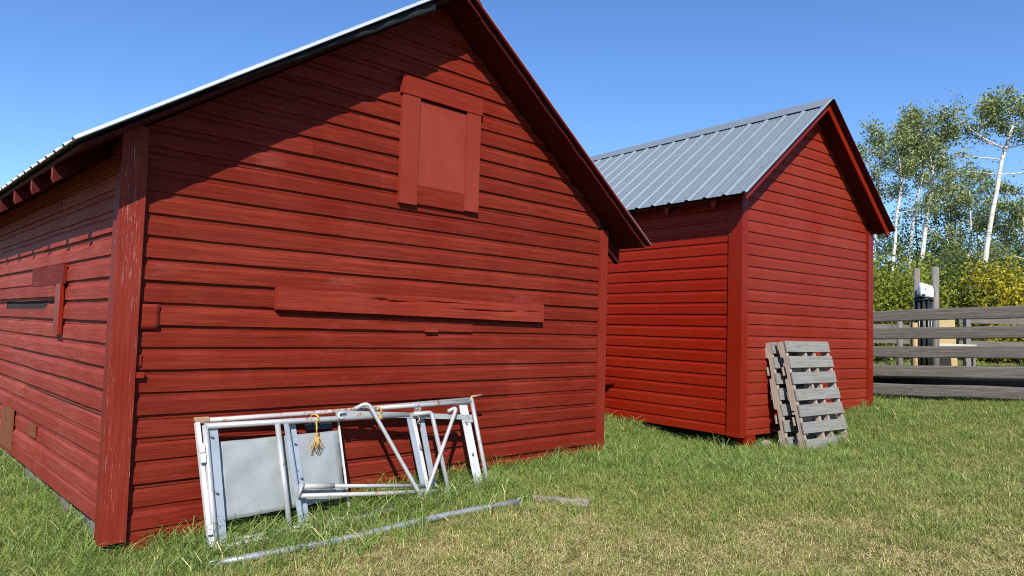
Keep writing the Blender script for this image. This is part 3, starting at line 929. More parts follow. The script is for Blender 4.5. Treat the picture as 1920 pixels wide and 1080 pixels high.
gt('end_tube', [(2.724, -.196, -.610), (2.730, -.300, -.92), (2.732, -.460, -1.37)], .018, M_steel)
gt('stub_tube', [(2.248, -.425, -1.305), (2.188, -.455, -1.430)], .015, M_steel)
gt('bottom_tube', [(.509, -.385, -1.418), (1.13, -.41, -1.398), (2.60, -.462, -1.325)], .020, M_steelrust)
gt('bottom_tube', [(.65, -.33, -1.40), (1.5, -.36, -1.375), (2.2, -.40, -1.345)], .016, M_steel)
gt('hook_rod', bend([(2.722, -.192, -.64), (2.728, -.190, -.596), (2.845, -.192, -.586)], .012, 3), .009, M_rust)
for bp in ((.556, -.13, -.76), (.560, -.25, -1.10), (2.618, -.255, -.80), (2.625, -.34, -1.05), (2.115, -.30, -.95), (1.10, -.29, -1.02), (1.09, -.20, -.80)):
    mb = MB(); c_ = G(bp) - PN * .012
    mb.tube([c_, c_ - PN * .014], .009, 6); mb.build('bolt', M_chain, gate)
gt('lever_hook', bend([(1.52, -.185, -.662), (1.46, -.19, -.655), (1.455, -.195, -.692), (1.50, -.20, -.70)], .015, 4), .007, M_whitesteel)
gbar('top_cap', (.470, -.062, -.640), (.56, -.070, -.640), .03, .02, M_rust, side=Vector((0, -1, -.2)))

# twine bunches and chain hanging from the gate
def world_tube(name, pts, r, mat, n=6, base=None):
    P = [FA.w(*p) for p in pts]
    return P
def twine(label, c, L, strands, knot):
    top = FA.w(*c)
    mb = MB()
    rn = random.Random(int(c[0] * 1000))
    ru = FA.df; rv = -FA.dl
    loop = [top + ru * (.026 * math.cos(a)) * .6 + rv * (.030 * math.cos(a) - .0) + Vector((0, 0, .028 * math.sin(a))) for a in np.linspace(0, 2 * math.pi, 13)]
    for s in range(2):
        mb.tube([p + ru * (s * .008 - .004) for p in loop], .0035, 5)
    low = top + rv * .028 + Vector((0, 0, -.02))
    kn = low + Vector((0, 0, -knot)) + rv * .012
    for s in range(3):
        mb.tube([low + ru * (s - 1) * .004, low.lerp(kn, .5) + ru * rn.uniform(-.006, .006), kn], .0032, 5)
    for s in range(3):
        mb.tube([kn + ru * math.cos(a) * .011 + rv * math.sin(a) * .011 + Vector((0, 0, (s - 1) * .006)) for a in np.linspace(0, 6.28, 9)], .0035, 5)
    for s in range(strands):
        sx_ = rn.uniform(-.055, .055); d = rn.uniform(.5, 1.0) * L
        if s % 2 == 0:
            mid = kn + ru * sx_ * .9 + Vector((0, 0, -d * .6)) + rv * rn.uniform(0, .02)
            bot = kn + ru * sx_ * .7 + Vector((0, 0, -d)) + rv * rn.uniform(-.01, .015)
            back = kn + ru * (sx_ * .2) + Vector((0, 0, -d * .5)) + rv * rn.uniform(0, .02)
            mb.tube([kn, mid, bot + ru * .01, bot - ru * .008, back, kn + ru * .003], .0027, 5)
        else:
            mb.tube([kn, kn + ru * sx_ * .5 + Vector((0, 0, -d * .5)) + rv * .015, kn + ru * sx_ * 1.2 + Vector((0, 0, -d))], .0027, 5)
    base = top.copy()
    mb.v = [tuple(Vector(p) - base) for p in mb.v]
    o = mb.build('twine', M_twine); o.location = base
    tag(o, label, 'twine')
twine('long bunch of yellow twine hanging down over the sheet panel of the gate', (1.287, -.150, -.690), .15, 9, .09)
twine('short knot of yellow twine tied on the top bar beside the bent handle', (1.806, -.170, -.66), .035, 3, .03)

def chain():
    base = FA.w(2.147, -.20, -.64)
    mb = MB(); z = 0
    def linkring(c, flat, ang):
        ax = FA.df if flat else FA.dl
        ax = (ax * math.cos(ang) + Vector((0, 0, 1)) * math.sin(ang))
        dn = Vector((0, 0, -1)) * math.cos(ang) + FA.df * math.sin(ang)
        mb.tube([c + ax * math.cos(a) * .009 + dn * math.sin(a) * .016 for a in np.linspace(0, 2 * math.pi, 11)], .0032, 5, caps=False)
    for (du, n, dv) in ((-.022, 4, 0), (.0, 6, -.012), (.020, 4, 0), (.010, 7, .004)):
        for i in range(n):
            c = FA.df * (du + .004 * math.sin(i * 1.7)) + FA.dl * (dv - .006 * math.sin(i) - .012 - .004 * i) + Vector((0, 0, -.008 - i * .020))
            linkring(c, i % 2 == 0, .15 * math.sin(i * 2.1 + du * 100))
    o = mb.build('chain', M_chain); o.location = base
    tag(o, 'rusty link chain wrapped round the top bar of the leaning gate', 'chain')
chain()

# loose pipe lying in the grass in front of the gate
def loose_pipe():
    a = Vector(FA.w(.462, -.563, 0)); b = Vector(FA.w(2.59, -.931, 0))
    pts = []
    for i in range(13):
        p = a.lerp(b, i / 12)
        p.z = gz(p.x, p.y) + H + .030 + .004 * math.sin(i)
        pts.append(p)
    base = pts[0].copy()
    root = empty('pipe', base); tag(root, 'long galvanised pipe lying in the grass in front of the gate', 'pipe')
    mb = MB(); mb.tube([p - base for p in pts], .024, 12); mb.build('pipe_tube', M_galv, root)
    for (p, q) in ((pts[0], pts[1]), (pts[-1], pts[-2])):
        d = (p - q).normalized()
        ring = [p - base + d * .02 + (d * math.cos(t) + Vector((0, 0, 1)) * math.sin(t)) * .022 for t in np.linspace(0, 6.283, 13)]
        mb = MB(); mb.tube(ring, .007, 6, caps=False); mb.build('pipe_eye', M_galv, root)
loose_pipe()

def scrap(name, label, cat, x, y, L, ang, w, t, mat, lift=.02):
    mb = MB(); n = 6; rows = []
    o = Vector((x, y, gz(x, y) + H + lift))
    d = Vector((math.cos(ang), math.sin(ang), 0)); s = Vector((-d.y, d.x, 0))
    for (a, b) in ((-w/2, 0), (-w/2, t), (w/2, t), (w/2, 0), (-w/2, 0)):
        r = []
        for i in range(n + 1):
            f = i / n - .5
            q = d * (L * f) + s * (a + .006 * math.sin(i * 2 + a * 90)) + Vector((0, 0, b + .004 * math.sin(i * 1.3)))
            wp = o + q
            q.z += gz(wp.x, wp.y) - gz(x, y)
            r.append(q)
        rows.append(r)
    mb.grid(rows, [[L * i / n for i in range(n + 1)]] * 5, [0, t, t + w, 2 * t + w, 2 * t + 2 * w], flip=True)
    for i in (0, n):
        q = [rows[j][i] for j in range(4)]
        mb.face(q if i == 0 else q[::-1])
    ob = mb.build(name, mat); ob.location = o
    return tag(ob, label, cat)
p = FA.w(.80, -.70, 0); scrap('wood_scrap', 'short brown board lying under the near end of the loose pipe', 'board', p.x, p.y, .24, .35, .06, .02, M_scrap, lift=.004)
p = FA.w(1.98, -.98, 0); scrap('wood_scrap', 'brown wood offcut lying under the far end of the loose pipe', 'board', p.x, p.y, .18, -.3, .05, .02, M_scrap, lift=.004)
p = FA.w(1.05, -.42, 0); scrap('wood_scrap', 'half-buried brown stick between the gate and the loose pipe', 'board', p.x, p.y, .9, .70, .05, .03, M_scrap, lift=.01)
# dead log
def log():
    a = Vector((.16, 5.70)); b = Vector((.63, 5.47))
    pts = []
    for i in range(8):
        q = a.lerp(b, i / 7)
        pts.append(Vector((q.x, q.y + .012 * math.sin(i * 1.1), gz(q.x, q.y) + H + .002 + .016 * i / 7 + .006 * math.sin(i * 2.3))))
    base = pts[0].copy()
    mb = MB(); mb.tube([q - base for q in pts], [.03, .04, .045, .044, .048, .046, .049, .042], 10)
    o = mb.build('log', M_log); o.location = base
    tag(o, 'short weathered log lying in the grass between the two sheds', 'log')
log()

# ------------------------------------------------------------------ pallets leaning on shed B
def pallet(label, uL, uR, vb, zb_, vt, zt, mat_deck, skew=0.0, flip=False):
    """local frame: x along the deck boards, y up the leaning face, z out of the face"""
    root = empty('pallet', FB.w((uL + uR) / 2, vb, zb_), 0)
    tag(root, label, 'pallet', 'pallets leaning on the smaller shed')
    o = FB.w(uL, vb, zb_); X = FB.df * (uR - uL) * KB
    Y = (FB.w(uL + skew, vt, zt) - o)
    base = root.location.copy()
    o = o - base
    wX, hY = X.length, Y.length
    x, y = X.normalized(), Y.normalized(); z = x.cross(y).normalized()
    y = z.cross(x)
    def B3(name, mat, a, b, c, da, db, dc, bev=.003):
        mb = MB(); mb.box(o + x * a + y * b + z * c, x * da, y * db, z * dc)
        ob = mb.build(name, mat, root); bevel(ob, bev); return ob
    def stringer(xa):
        # notched 2x4 as an outline extruded in x
        d = .088; nt = .036
        pts = [(0, 0), (hY, 0), (hY, -d), (hY * .86, -d), (hY * .85, -d + nt), (hY * .66, -d + nt), (hY * .65, -d), (hY * .37, -d), (hY * .36, -d + nt), (hY * .17, -d + nt), (hY * .16, -d), (0, -d)]
        mb = MB()
        A = [o + x * xa + y * a + z * (c - .018) for a, c in pts]
        Bq = [q + x * .038 for q in A]
        uvs = [(a, c) for a, c in pts]
        mb.face(A, uvs); mb.face(Bq[::-1], uvs[::-1])
        for i in range(len(pts)):
            k = (i + 1) % len(pts)
            mb.face([A[i], Bq[i], Bq[k], A[k]], [(pts[i][0], 0), (pts[i][0], .04), (pts[k][0], .04), (pts[k][0], 0)])
        mb.build('stringer', M_palletside, root)
    for xa in (0.0, wX * .42, wX * .62, wX - .038):
        stringer(xa)
    n = 7; bw = .130; gap = (hY - n * bw) / (n - 1)
    for i in range(n):
        B3('deck_board', mat_deck, -.004 + random.uniform(-.008, .006), i * (bw + gap) + random.uniform(-.004, .004), -.016 + random.uniform(0, .002), wX + .006, bw + random.uniform(-.006, .006), .017)
    for i in range(5):
        B3('deck_board', M_palletside if i % 2 else mat_deck, .006 + random.uniform(-.003, .003), i * (hY - .10) / 4, -.018 - .088 - .018, wX - .012, .098, .017)
    return root
pallet('grey front pallet with seven worn slats leaning in front of another pallet', .455, 1.275, -.475, -1.105, -.215, -.045, M_pallet)
pallet('back pallet squeezed between the grey slatted pallet and the red wall', .425, 1.20, -.285, -1.105, -.075, -.065, M_pallet)

# stone by shed B corner
def stone(label, x, y, r):
    import bmesh
    bm = bmesh.new(); bmesh.ops.create_icosphere(bm, subdivisions=3, radius=r)
    for vtx in bm.verts:
        k = 1 + noise.noise(vtx.co * (1.3 / r)) * .35 + noise.noise(vtx.co * (4 / r)) * .10
        vtx.co = vtx.co * k; vtx.co.z *= .7
    me = bpy.data.meshes.new('stone'); bm.to_mesh(me); bm.free(); me.materials.append(M_stone)
    me.polygons.foreach_set('use_smooth', np.ones(len(me.polygons), dtype=bool))
    o = link(bpy.data.objects.new('stone', me)); o.location = (x, y, gz(x, y) + H + r * .45)
    tag(o, label, 'stone')
p = FB.w(.44, -.02, 0); stone('mottled reddish stone beside the corner post of the smaller shed', p.x, p.y, .085)

# ------------------------------------------------------------------ rail fence
def fence():
    root_p = FB.w(3.60, -1.29, 0)
    root = empty('rail_fence', (root_p.x, root_p.y, gz(root_p.x, root_p.y) + H))
    tag(root, 'weathered grey five-rail plank fence running past the smaller shed', 'fence')
    base = root.location
    Lp = Vector((4.866, 9.659, 0)) * KB; Rp = Vector((5.955, 8.35, 0)) * KB
    d = (Rp - Lp)
    tops = [(a * KB, b * KB) for a, b in ((.364, .443), (.133, .206), (-.100, -.035), (-.352, -.274), (-.591, -.513))]
    dn = d.normalized(); out = Vector((-dn.y, dn.x, 0))          # away from the camera side
    if out.x < 0: out = -out
    def rail(t0, t1, i, warp):
        mb = MB(); n = 14; hgt = .170; th = .042; rows = []
        sd_ = random.uniform(0, 50)
        for (b, c) in ((0, 0), (.02, .86), (.09, 1.03), (.5, 1.06), (.91, 1.03), (.98, .86), (1, 0), (0, 0)):
            r = []
            for k in range(n + 1):
                t = t0 + (t1 - t0) * k / n
                zt = tops[i][0] + (tops[i][1] - tops[i][0]) * t
                p = Lp + d * t
                w = noise.noise(Vector((t * 2.0, sd_, i))) * .012 * warp
                edge = noise.noise(Vector((t * 9, sd_, b * 3))) * .009
                z = zt - hgt + b * hgt + w + edge + H
                q = p - out * (c * th) + out * noise.noise(Vector((t * 1.5, sd_, 7))) * .008
                r.append(Vector((q.x, q.y, z)) - base)
            rows.append(r)
        L = d.length * (t1 - t0)
        mb.grid(rows, [[L * k / n for k in range(n + 1)]] * 8, [0, .03, .06, .115, .17, .20, .23, .40], flip=True)
        for k in (0, n):
            q = [rows[j][k] for j in range(7)]
            mb.face(q if k == 0 else q[::-1])
        mb.build('rail', M_rail, root)
    for i in range(5):
        rail(-2.3, -.02 - .0 * i, i, .6)
        rail(-.012, 2.15, i, 1.0)
        rail(2.16, 4.2, i, .8)
    for t in (-2.25, -.62, 2.155, 4.15):
        p = Lp + d * t + out * .075
        gzp = gz(p.x, p.y)
        mb = MB(); mb.tube([Vector((p.x, p.y, gzp + H - .2)) - base, Vector((p.x, p.y, H + .1)) - base, Vector((p.x, p.y, H + .45)) - base], [.075, .07, .066], 12)
        mb.build('fence_post', M_rail, root)
fence()
# black strip behind the bottom rails
def low_strip():
    Lp = Vector((4.866, 9.659, 0)) * KB; Rp = Vector((5.955, 8.35, 0)) * KB; d = Rp - Lp
    dn = d.normalized(); out = Vector((-dn.y, dn.x, 0))
    if out.x < 0: out = -out
    a = Lp + d * -.25 + out * .16; b = Lp + d * 3.6 + out * .16
    base = Vector((a.x, a.y, H - .86))
    mb = MB(); mb.box((0, 0, 0), Vector((b.x - a.x, b.y - a.y, .32)), Vector((0, 0, .33)), out * .05)
    o = mb.build('black_strip', M_black); o.location = base
    bevel(o, .006)
    tag(o, 'black strip standing behind the bottom fence rails', 'belt')
low_strip()

def at(rx, rz_, dep): return Vector((rx * dep, dep, rz_ * dep + H))
def post(name, label, x, y, top, r, mat, cat='post', lean=(0, 0)):
    z0 = gz(x, y) + H
    mb = MB()
    pts = [Vector((0, 0, -.2)), Vector((lean[0] * .5, lean[1] * .5, (top - z0) * .5)), Vector((lean[0], lean[1], top - z0))]
    mb.tube(pts, [r * 1.05, r, r * .97], 14)
    o = mb.build(name, mat); o.location = (x, y, z0)
    return tag(o, label, cat)
q = at(.5915, .1028, 13.2); post('wooden_post', 'tall grey wooden post standing behind the fence beside the white jug', q.x, q.y, q.z, .062, M_grey)
q = at(.5655, .100, 13.8); post('wooden_post', 'grey wooden post right behind the white jug', q.x, q.y, q.z, .055, M_grey)
q = at(.5633, .024, 12.6); post('wooden_post', 'short new yellow wooden post seen between the fence rails', q.x, q.y, q.z, .048, M_newpost)
q = at(.5417, .0271, 14.0); post('wooden_post', 'short pale grey post between the rails near the smaller shed', q.x, q.y, q.z, .055, M_grey)

def black_bin():
    c = at(.5750, 0, 12.6); z0 = gz(c.x, c.y) + H
    root = empty('pipe_bundle', (c.x, c.y, z0)); tag(root, 'bundle of upright black plastic pipes strapped together behind the fence', 'pipes')
    hgt = .0638 * 12.6 + H - z0
    rn = random.Random(3)
    for i in range(9):
        a = i / 9 * 6.283
        mb = MB(); r = .110
        mb.tube([Vector((math.cos(a) * r, math.sin(a) * r, 0)), Vector((math.cos(a) * r * 1.03, math.sin(a) * r * 1.03, hgt - rn.uniform(0, .05)))], .027, 8)
        mb.build('black_pipe', M_black, root)
    mb = MB(); mb.tube([Vector((0, 0, 0)), Vector((0, 0, hgt - .05))], .08, 12); mb.build('black_core', M_black, root)
    for z in (hgt - .10, hgt - .06):
        mb = MB(); mb.tube([Vector((math.cos(a) * .146, math.sin(a) * .146, z + .015 * math.sin(a * 2 + z * 40))) for a in np.linspace(0, 6.283, 20)], .014, 6, caps=False); mb.build('strap', M_black, root)
    # white jug standing on the bundle
    import bmesh
    jr = empty('jug', (c.x + .02, c.y - .02, z0 + hgt - .05)); tag(jr, 'white plastic jug upside down on top of the black pipes', 'jug')
    mb = MB()
    W_, D_ = .112, .085
    sec = [(0, .98), (.006, 1.03), (.09, 1.04), (.15, 1.01), (.195, .93), (.215, .80), (.222, .55)]
    nn = 24; rows = []
    for z, s in sec:
        r = []
        for k in range(nn + 1):
            a = k / nn * 6.283185
            ca, sa = math.cos(a), math.sin(a)
            e = 5.0
            rr = (abs(ca) ** e + abs(sa) ** e) ** (-1 / e)
            zz = z * (1.0 - .16 * ca * (z > .1) * abs(ca))
            r.append((ca * rr * W_ * s, sa * rr * D_ * s, zz))
        rows.append(r)
    mb.grid(rows, [[k * .03 for k in range(nn + 1)]] * len(sec), [z for z, s in sec], smooth=True)
    mb.face([rows[-1][k] for k in range(nn)], smooth=True)
    mb.build('jug_body', M_white, jr)
    mb = MB(); mb.box((-.05, -D_ * 1.06 - .004, .02), (.10, 0, 0), (0, 0, .075), (0, .012, 0)); o = mb.build('jug_recess_shade', mat_flat('recess_shade_plastic', (.42, .43, .44), .4), jr); bevel(o, .004)  # grey plate on the jug face; the shade of a recess put into its colour
    mb = MB(); mb.box((-.055, -D_ * 1.06 - .006, .12), (.026, 0, 0), (0, 0, .05), (0, .012, 0)); o = mb.build('jug_hole_shade', mat_flat('shadow_grey_plastic', (.25, .25, .25), .5), jr); bevel(o, .004)  # solid darker block in place of a hole, its shade put into the colour
black_bin()

# plank pens and lumber far behind the fence
def pen(label, x0, x1, y, zs, mat, postx, dy=0.0):
    z0 = gz((x0 + x1) / 2, y) + H
    root = empty('plank_pen', ((x0 + x1) / 2, y, z0)); tag(root, label, 'pen')
    for (a, b) in zs:
        mb = MB(); mb.box((x0 - (x0 + x1) / 2, 0, a + H - z0), (x1 - x0, dy, .01), (0, 0, b - a), (0, .04, 0)); mb.build('plank', mat, root)
    for px in postx:
        mb = MB(); mb.box((px - (x0 + x1) / 2 - .05, -.11, -.1), (0, 0, max(b for a, b in zs) + H - z0 + .16), (.10, 0, 0), (0, .10, 0)); mb.build('pen_post', M_grey, root)
pen('grey plank pen with two posts far behind the fence', 10.3, 14.2, 16.5, [(-.20, .02), (.12, .34), (.42, .66)], M_rail, (10.45, 12.7, 14.0), .2)
pen('low dark plank pen behind the pale grey post', 8.2, 9.5, 16.8, [(-.10, .10), (.18, .34), (.42, .56)], M_rail, (8.3, 9.4))
def trough():
    c = Vector((9.05, 14.6, 0)); c.z = gz(c.x, c.y) + H
    root = empty('feed_trough', c); tag(root, 'pale green wooden trough on legs seen between the rails', 'trough')
    top = H - .06 - c.z
    for (a, b, dz) in ((0, 0, .17), (0, .42, .17)):
        mb = MB(); mb.box((-.42, b, top - dz), (.84, 0, 0), (0, 0, dz), (0, .03, 0)); mb.build('trough_side', M_palegreen, root)
    mb = MB(); mb.box((-.42, .03, top - .17), (.84, 0, 0), (0, .39, 0), (0, 0, .02)); mb.build('trough_floor', M_palegreen, root)
    for a in (-.415, .385):
        mb = MB(); mb.box((a, .03, top - .15), (0, .39, 0), (0, 0, .15), (.03, 0, 0)); mb.build('trough_end', M_palegreen, root)
        for b in (.05, .34):
            mb = MB(); mb.box((a - .0, b, 0), (0, 0, top - .17), (.05, 0, 0), (0, .05, 0)); mb.build('leg', M_grey, root)
trough()
def osb():
    c = Vector((9.35, 15.4, 0)); c.z = gz(c.x, c.y) + H
    mb = MB(); mb.box((-.22, 0, 0), (.46, 0, 0), (0, .12, .0365 * 15.4 + H - c.z), (0, .02, 0))
    o = mb.build('pressed_board_sheet', M_osb); o.location = c; tag(o, 'yellowish pressed board sheet standing behind the tall grey post', 'board')
osb()

# ------------------------------------------------------------------ trees and bushes
def bark_mat():
    t = NT('white_bark')
    ob = t.node('ShaderNodeTexCoord').outputs['Object']
    n1 = t.noise(ob, (3, 3, 30), 1.0, 3, .6); n2 = t.noise(ob, (1, 1, 1), 9, 4, .6); n3 = t.noise(ob, (1.2, 1.2, 1.8), 1, 2, .5)
    c = t.mix(n2, (.40, .39, .34), (.60, .585, .53))
    c = t.mix(t.math('MULTIPLY', t.ramp(n1, [(.54, BLK), (.62, WHT)]), t.ramp(n3, [(.40, BLK), (.52, WHT)])), c, (.05, .045, .04))
    c = t.mix(t.ramp(n3, [(.62, BLK), (.8, WHT)]), c, (.35, .33, .26))
    t.lk(c, t.b.inputs['Base Color']); t.b.inputs['Roughness'].default_value = .8
    return t.m
M_bark = bark_mat()
M_darkbark = mat_flat('dark_bark', (.10, .085, .07), .9, var=.4)
M_leafA = mat_leaf('aspen_leaves', [(.14, .185, .05), (.22, .265, .09), (.17, .22, .07), (.34, .37, .17), (.10, .14, .04)], .45, .3)
M_leafD = mat_leaf('dark_leaves', [(.05, .085, .02), (.09, .135, .035), (.06, .10, .028), (.15, .19, .06)], .5, .3)
M_leafB = mat_leaf('willow_leaves', [(.14, .18, .02), (.22, .25, .03), (.17, .21, .025), (.30, .31, .04)], .5, .4)
M_leafY = mat_leaf('yellow_bush_leaves', [(.28, .25, .02), (.45, .37, .02), (.20, .21, .025), (.55, .43, .03)], .5, .4)
M_leafG = mat_leaf('mid_green_bush_leaves', [(.07, .10, .02), (.12, .16, .03), (.09, .13, .025), (.17, .19, .045)], .5, .4)

def leaf_mesh(name, C, size, mat, r, flat=.0):
    n = len(C)
    nrm = r.normal(size=(n, 3)); nrm[:, 2] += flat; nrm /= np.linalg.norm(nrm, axis=1)[:, None]
    t = r.normal(size=(n, 3)); t -= nrm * (t * nrm).sum(1)[:, None]; t /= np.linalg.norm(t, axis=1)[:, None]
    b = np.cross(nrm, t)
    s = size * r.uniform(.65, 1.25, size=(n, 1))
    V = np.empty((n, 4, 3))
    V[:, 0] = C - t * s; V[:, 1] = C + b * s * .62; V[:, 2] = C + t * s; V[:, 3] = C - b * s * .62
    me = bpy.data.meshes.new(name)
    me.vertices.add(n * 4); me.vertices.foreach_set('co', V.ravel())
    me.loops.add(n * 4); me.loops.foreach_set('vertex_index', np.arange(n * 4, dtype=np.int32))
    me.polygons.add(n); me.polygons.foreach_set('loop_start', np.arange(0, n * 4, 4, dtype=np.int32))
    me.update(calc_edges=True); me.materials.append(mat)
    return me

def tree(label, path, r0, leaf, barkm, nl, crown_from, spread, leafsize, perclump, seed, limbs=None, group='aspens behind the fence', name='aspen_tree', cr=.17):
    r = np.random.default_rng(seed); rn = random.Random(seed)
    path = [Vector(p) for p in path]
    b = path[0]; z0 = gz(b.x, b.y) + H
    base = Vector((b.x - (path[1].x - b.x) * .15, b.y, z0))
    pts = [base - Vector((0, 0, .2))] + path
    pts = [p - base for p in pts]
    # resample trunk smoothly
    fine = []
    for i in range(len(pts) - 1):
        p0 = pts[max(i - 1, 0)]; p1 = pts[i]; p2 = pts[i + 1]; p3 = pts[min(i + 2, len(pts) - 1)]
        for k in range(4):
            t = k / 4
            fine.append(.5 * ((2 * p1) + (-p0 + p2) * t + (2 * p0 - 5 * p1 + 4 * p2 - p3) * t * t + (-p0 + 3 * p1 - 3 * p2 + p3) * t ** 3))
    fine.append(pts[-1])
    n = len(fine)
    for i in range(3, n):
        fine[i] = fine[i] + Vector((rn.uniform(-.03, .03), rn.uniform(-.03, .03), 0))
    rad = [r0 * (1 - .86 * (i / (n - 1)) ** 1.1) for i in range(n)]
    mb = MB(); mb.tube(fine, rad, 9)
    clumps = []
    def limb(s, d, L, rr, droop, depth):
        P = [s]; dd = d.normalized(); m = 6
        for k in range(m):
            dd = (dd + Vector((rn.uniform(-.16, .16), rn.uniform(-.16, .16), rn.uniform(-.10, .12) + droop))).normalized()
            P.append(P[-1] + dd * L / m)
        mb.tube(P, [rr * (1 - .8 * k / m) for k in range(m + 1)], 5 if depth else 6, caps=False)
        for k in range(2, m + 1):
            clumps.append((P[k], .7 if k < 4 else 1.0))
        if depth:
            for k in range(2, m + 1):
                for _ in range(2 if k > 2 else 1):
                    dv = (P[k] - P[k - 1]).normalized()
                    nd = (dv + Vector((rn.uniform(-1, 1), rn.uniform(-1, 1), rn.uniform(-.6, .9))) * .9).normalized()
                    limb(P[k], nd, L * rn.uniform(.25, .45), rr * .35, droop * .5, depth - 1)
    hgt = fine[-1].z
    for i in range(nl):
        f = crown_from + (1 - crown_from) * ((i + rn.random()) / nl)
        k = min(n - 2, int(f * (n - 1)))
        a = i * 2.4 + rn.uniform(-.5, .5)
        el = rn.uniform(.15, .75)
        L = spread * (1.15 - f * .75) * rn.uniform(.7, 1.2)
        limb(fine[k], Vector((math.cos(a), math.sin(a), el)), L, max(.012, rad[k] * .38), rn.uniform(-.05, .08), 1)
    for (s, dvec, L, rr) in (limbs or []):
        k = min(range(n), key=lambda q: (fine[q] - (Vector(s) - base)).length)
        limb(fine[k], Vector(dvec), L, rr, -.01, 1)
    clumps.append((fine[-1], 1.0))
    C = []
    for p, wgt in clumps:
        m = int(perclump * wgt * rn.uniform(.4, 1.4))
        if m: C.append(r.normal(size=(m, 3)) * cr * np.array([1, 1, .75]) + np.array(p))
    C = np.concatenate(C)
    C = C[C[:, 2] > .3]
    root = empty(name, base); tag(root, label, 'tree', group)
    mb.build('trunk', barkm, root)
    link(bpy.data.objects.new('crown', leaf_mesh('crown', C, leafsize, leaf, r)), root)
    return len(C)

D = 27.0
def rp(d, *q): return [at(a, b, d) for a, b in q]
NLEAF = 0
NLEAF += tree('tallest aspen with a thick white trunk leaning right, rightmost behind the fence',
     rp(26, (.648, .02), (.6543, .069), (.6677, .158), (.6873, .2572), (.7006, .3034), (.6980, .318), (.6941, .330)), .125, M_leafA, M_bark, 13, .58, 2.1, .052, 11, 11,
     limbs=[(at(.692, .275, 26), (-1, -.1, .55), 2.2, .04), (at(.689, .262, 26), (-1, .2, .25), 2.2, .028), (at(.683, .235, 26), (-1, .1, .1), 1.8, .022), (at(.70, .30, 26), (1, 0, .6), 2.0, .03), (at(.69, .265, 26), (1, .1, .3), 2.2, .03), (at(.684, .245, 26), (1, -.2, .05), 2.2, .028)])
NLEAF += tree('tall white-trunked aspen just right of the post behind the white jug',
     rp(27, (.5655, .03), (.5701, .0801), (.5816, .1782), (.5878, .2314), (.5834, .2655), (.5740, .288), (.5690, .302)), .115, M_leafA, M_bark, 13, .50, 2.0, .052, 12, 12)
NLEAF += tree('slim white aspen nearest the edge of the smaller shed roof',
     rp(27, (.528, .03), (.5305, .0864), (.5388, .1769), (.5441, .2301), (.5366, .2683), (.5240, .284)), .085, M_leafA, M_bark, 12, .52, 1.9, .052, 12, 13)
NLEAF += tree('crooked grey-white aspen just behind and left of the tall aspen with the post',
     rp(30, (.548, .03), (.5540, .08), (.5610, .17), (.5730, .225), (.5745, .26), (.568, .285)), .10, M_leafA, M_bark, 10, .55, 1.8, .052, 11, 14)
NLEAF += tree('thin aspen standing midway between the two thick white trunks',
     rp(33, (.632, .03), (.635, .09), (.641, .15), (.640, .21), (.637, .235)), .09, M_leafA, M_bark, 10, .5, 1.7, .052, 12, 15)
NLEAF += tree('short thin aspen half hidden by the mid green bush',
     rp(34, (.606, .03), (.607, .10), (.609, .16), (.607, .215)), .09, M_leafA, M_bark, 10, .45, 1.7, .052, 12, 16)
NLEAF += tree('bent slender aspen partly hidden by the roof edge of the smaller shed',
     rp(32, (.508, .03), (.512, .10), (.507, .16), (.512, .22), (.505, .262)), .09, M_leafA, M_bark, 11, .35, 1.9, .052, 12, 17)
NLEAF += tree('aspen cut by the right border of the photo',
     rp(31, (.715, .03), (.718, .10), (.716, .17), (.712, .215)), .10, M_leafA, M_bark, 12, .35, 2.1, .055, 18, 18)
NLEAF += tree('leafy aspen beyond the right border',
     rp(29, (.79, .03), (.80, .12), (.79, .21), (.80, .29)), .12, M_leafA, M_bark, 12, .35, 2.1, .055, 16, 19)
GD = 'dark leafy trees behind the aspens'
for i, (lab, rx, top, d, sp_, pc) in enumerate([
    ('dense dark green tree between the two left white trunks', .563, .185, 36, 2.8, 8),
    ('tallest dense dark tree between the two thick white trunks', .612, .238, 36, 2.8, 8),
    ('dense dark tree left of the rightmost white trunk', .648, .205, 38, 2.7, 8),
    ('dense dark tree right of the rightmost white trunk', .690, .190, 38, 2.6, 8),
    ('low dark tree at the right border of the photo', .735, .175, 40, 2.8, 16),
    ('low dark tree beside the smaller shed roof', .520, .150, 38, 2.4, 8)]):
    NLEAF += tree(lab, rp(d, (rx - .004, .03), (rx, .07), (rx + .003, top * .6), (rx, top)), .13, M_leafD, M_darkbark, 15, .16, sp_, .075, pc, 40 + i, group=GD, name='leafy_tree', cr=.42)

def bush(label, rx, d, wid, hgt, leaf, n, seed, group='bushes behind the fence'):
    r = np.random.default_rng(seed); rn = random.Random(seed)
    c = at(rx, 0, d); z0 = gz(c.x, c.y) + H
    root = empty('bush', (c.x, c.y, z0)); tag(root, label, 'bush', group)
    mb = MB(); C = []
    for i in range(26):
        a = rn.uniform(0, 6.283); rr = math.sqrt(rn.random()) * wid * .5
        top = Vector((math.cos(a) * rr, math.sin(a) * rr * .8, hgt * rn.uniform(.6, 1.0) * (1 - .25 * (rr / (wid * .5)) ** 2)))
        s = Vector((top.x * .35, top.y * .35, 0))
        mid = s.lerp(top, .5) + Vector((rn.uniform(-.1, .1), rn.uniform(-.1, .1), .1))
        mb.tube([s, mid, top], [.018, .012, .004], 5, caps=False)
        for k in range(6):
            p = s.lerp(top, .25 + .75 * k / 5)
            C.append(r.normal(size=(n // 156, 3)) * np.array([.20, .20, .17]) * (wid / 2.2) + np.array(p))
    C = np.concatenate(C); C = C[C[:, 2] > .05]
    mb.build('stems', M_darkbark, root)
    link(bpy.data.objects.new('foliage', leaf_mesh('foliage', C, .050, leaf, r)), root)
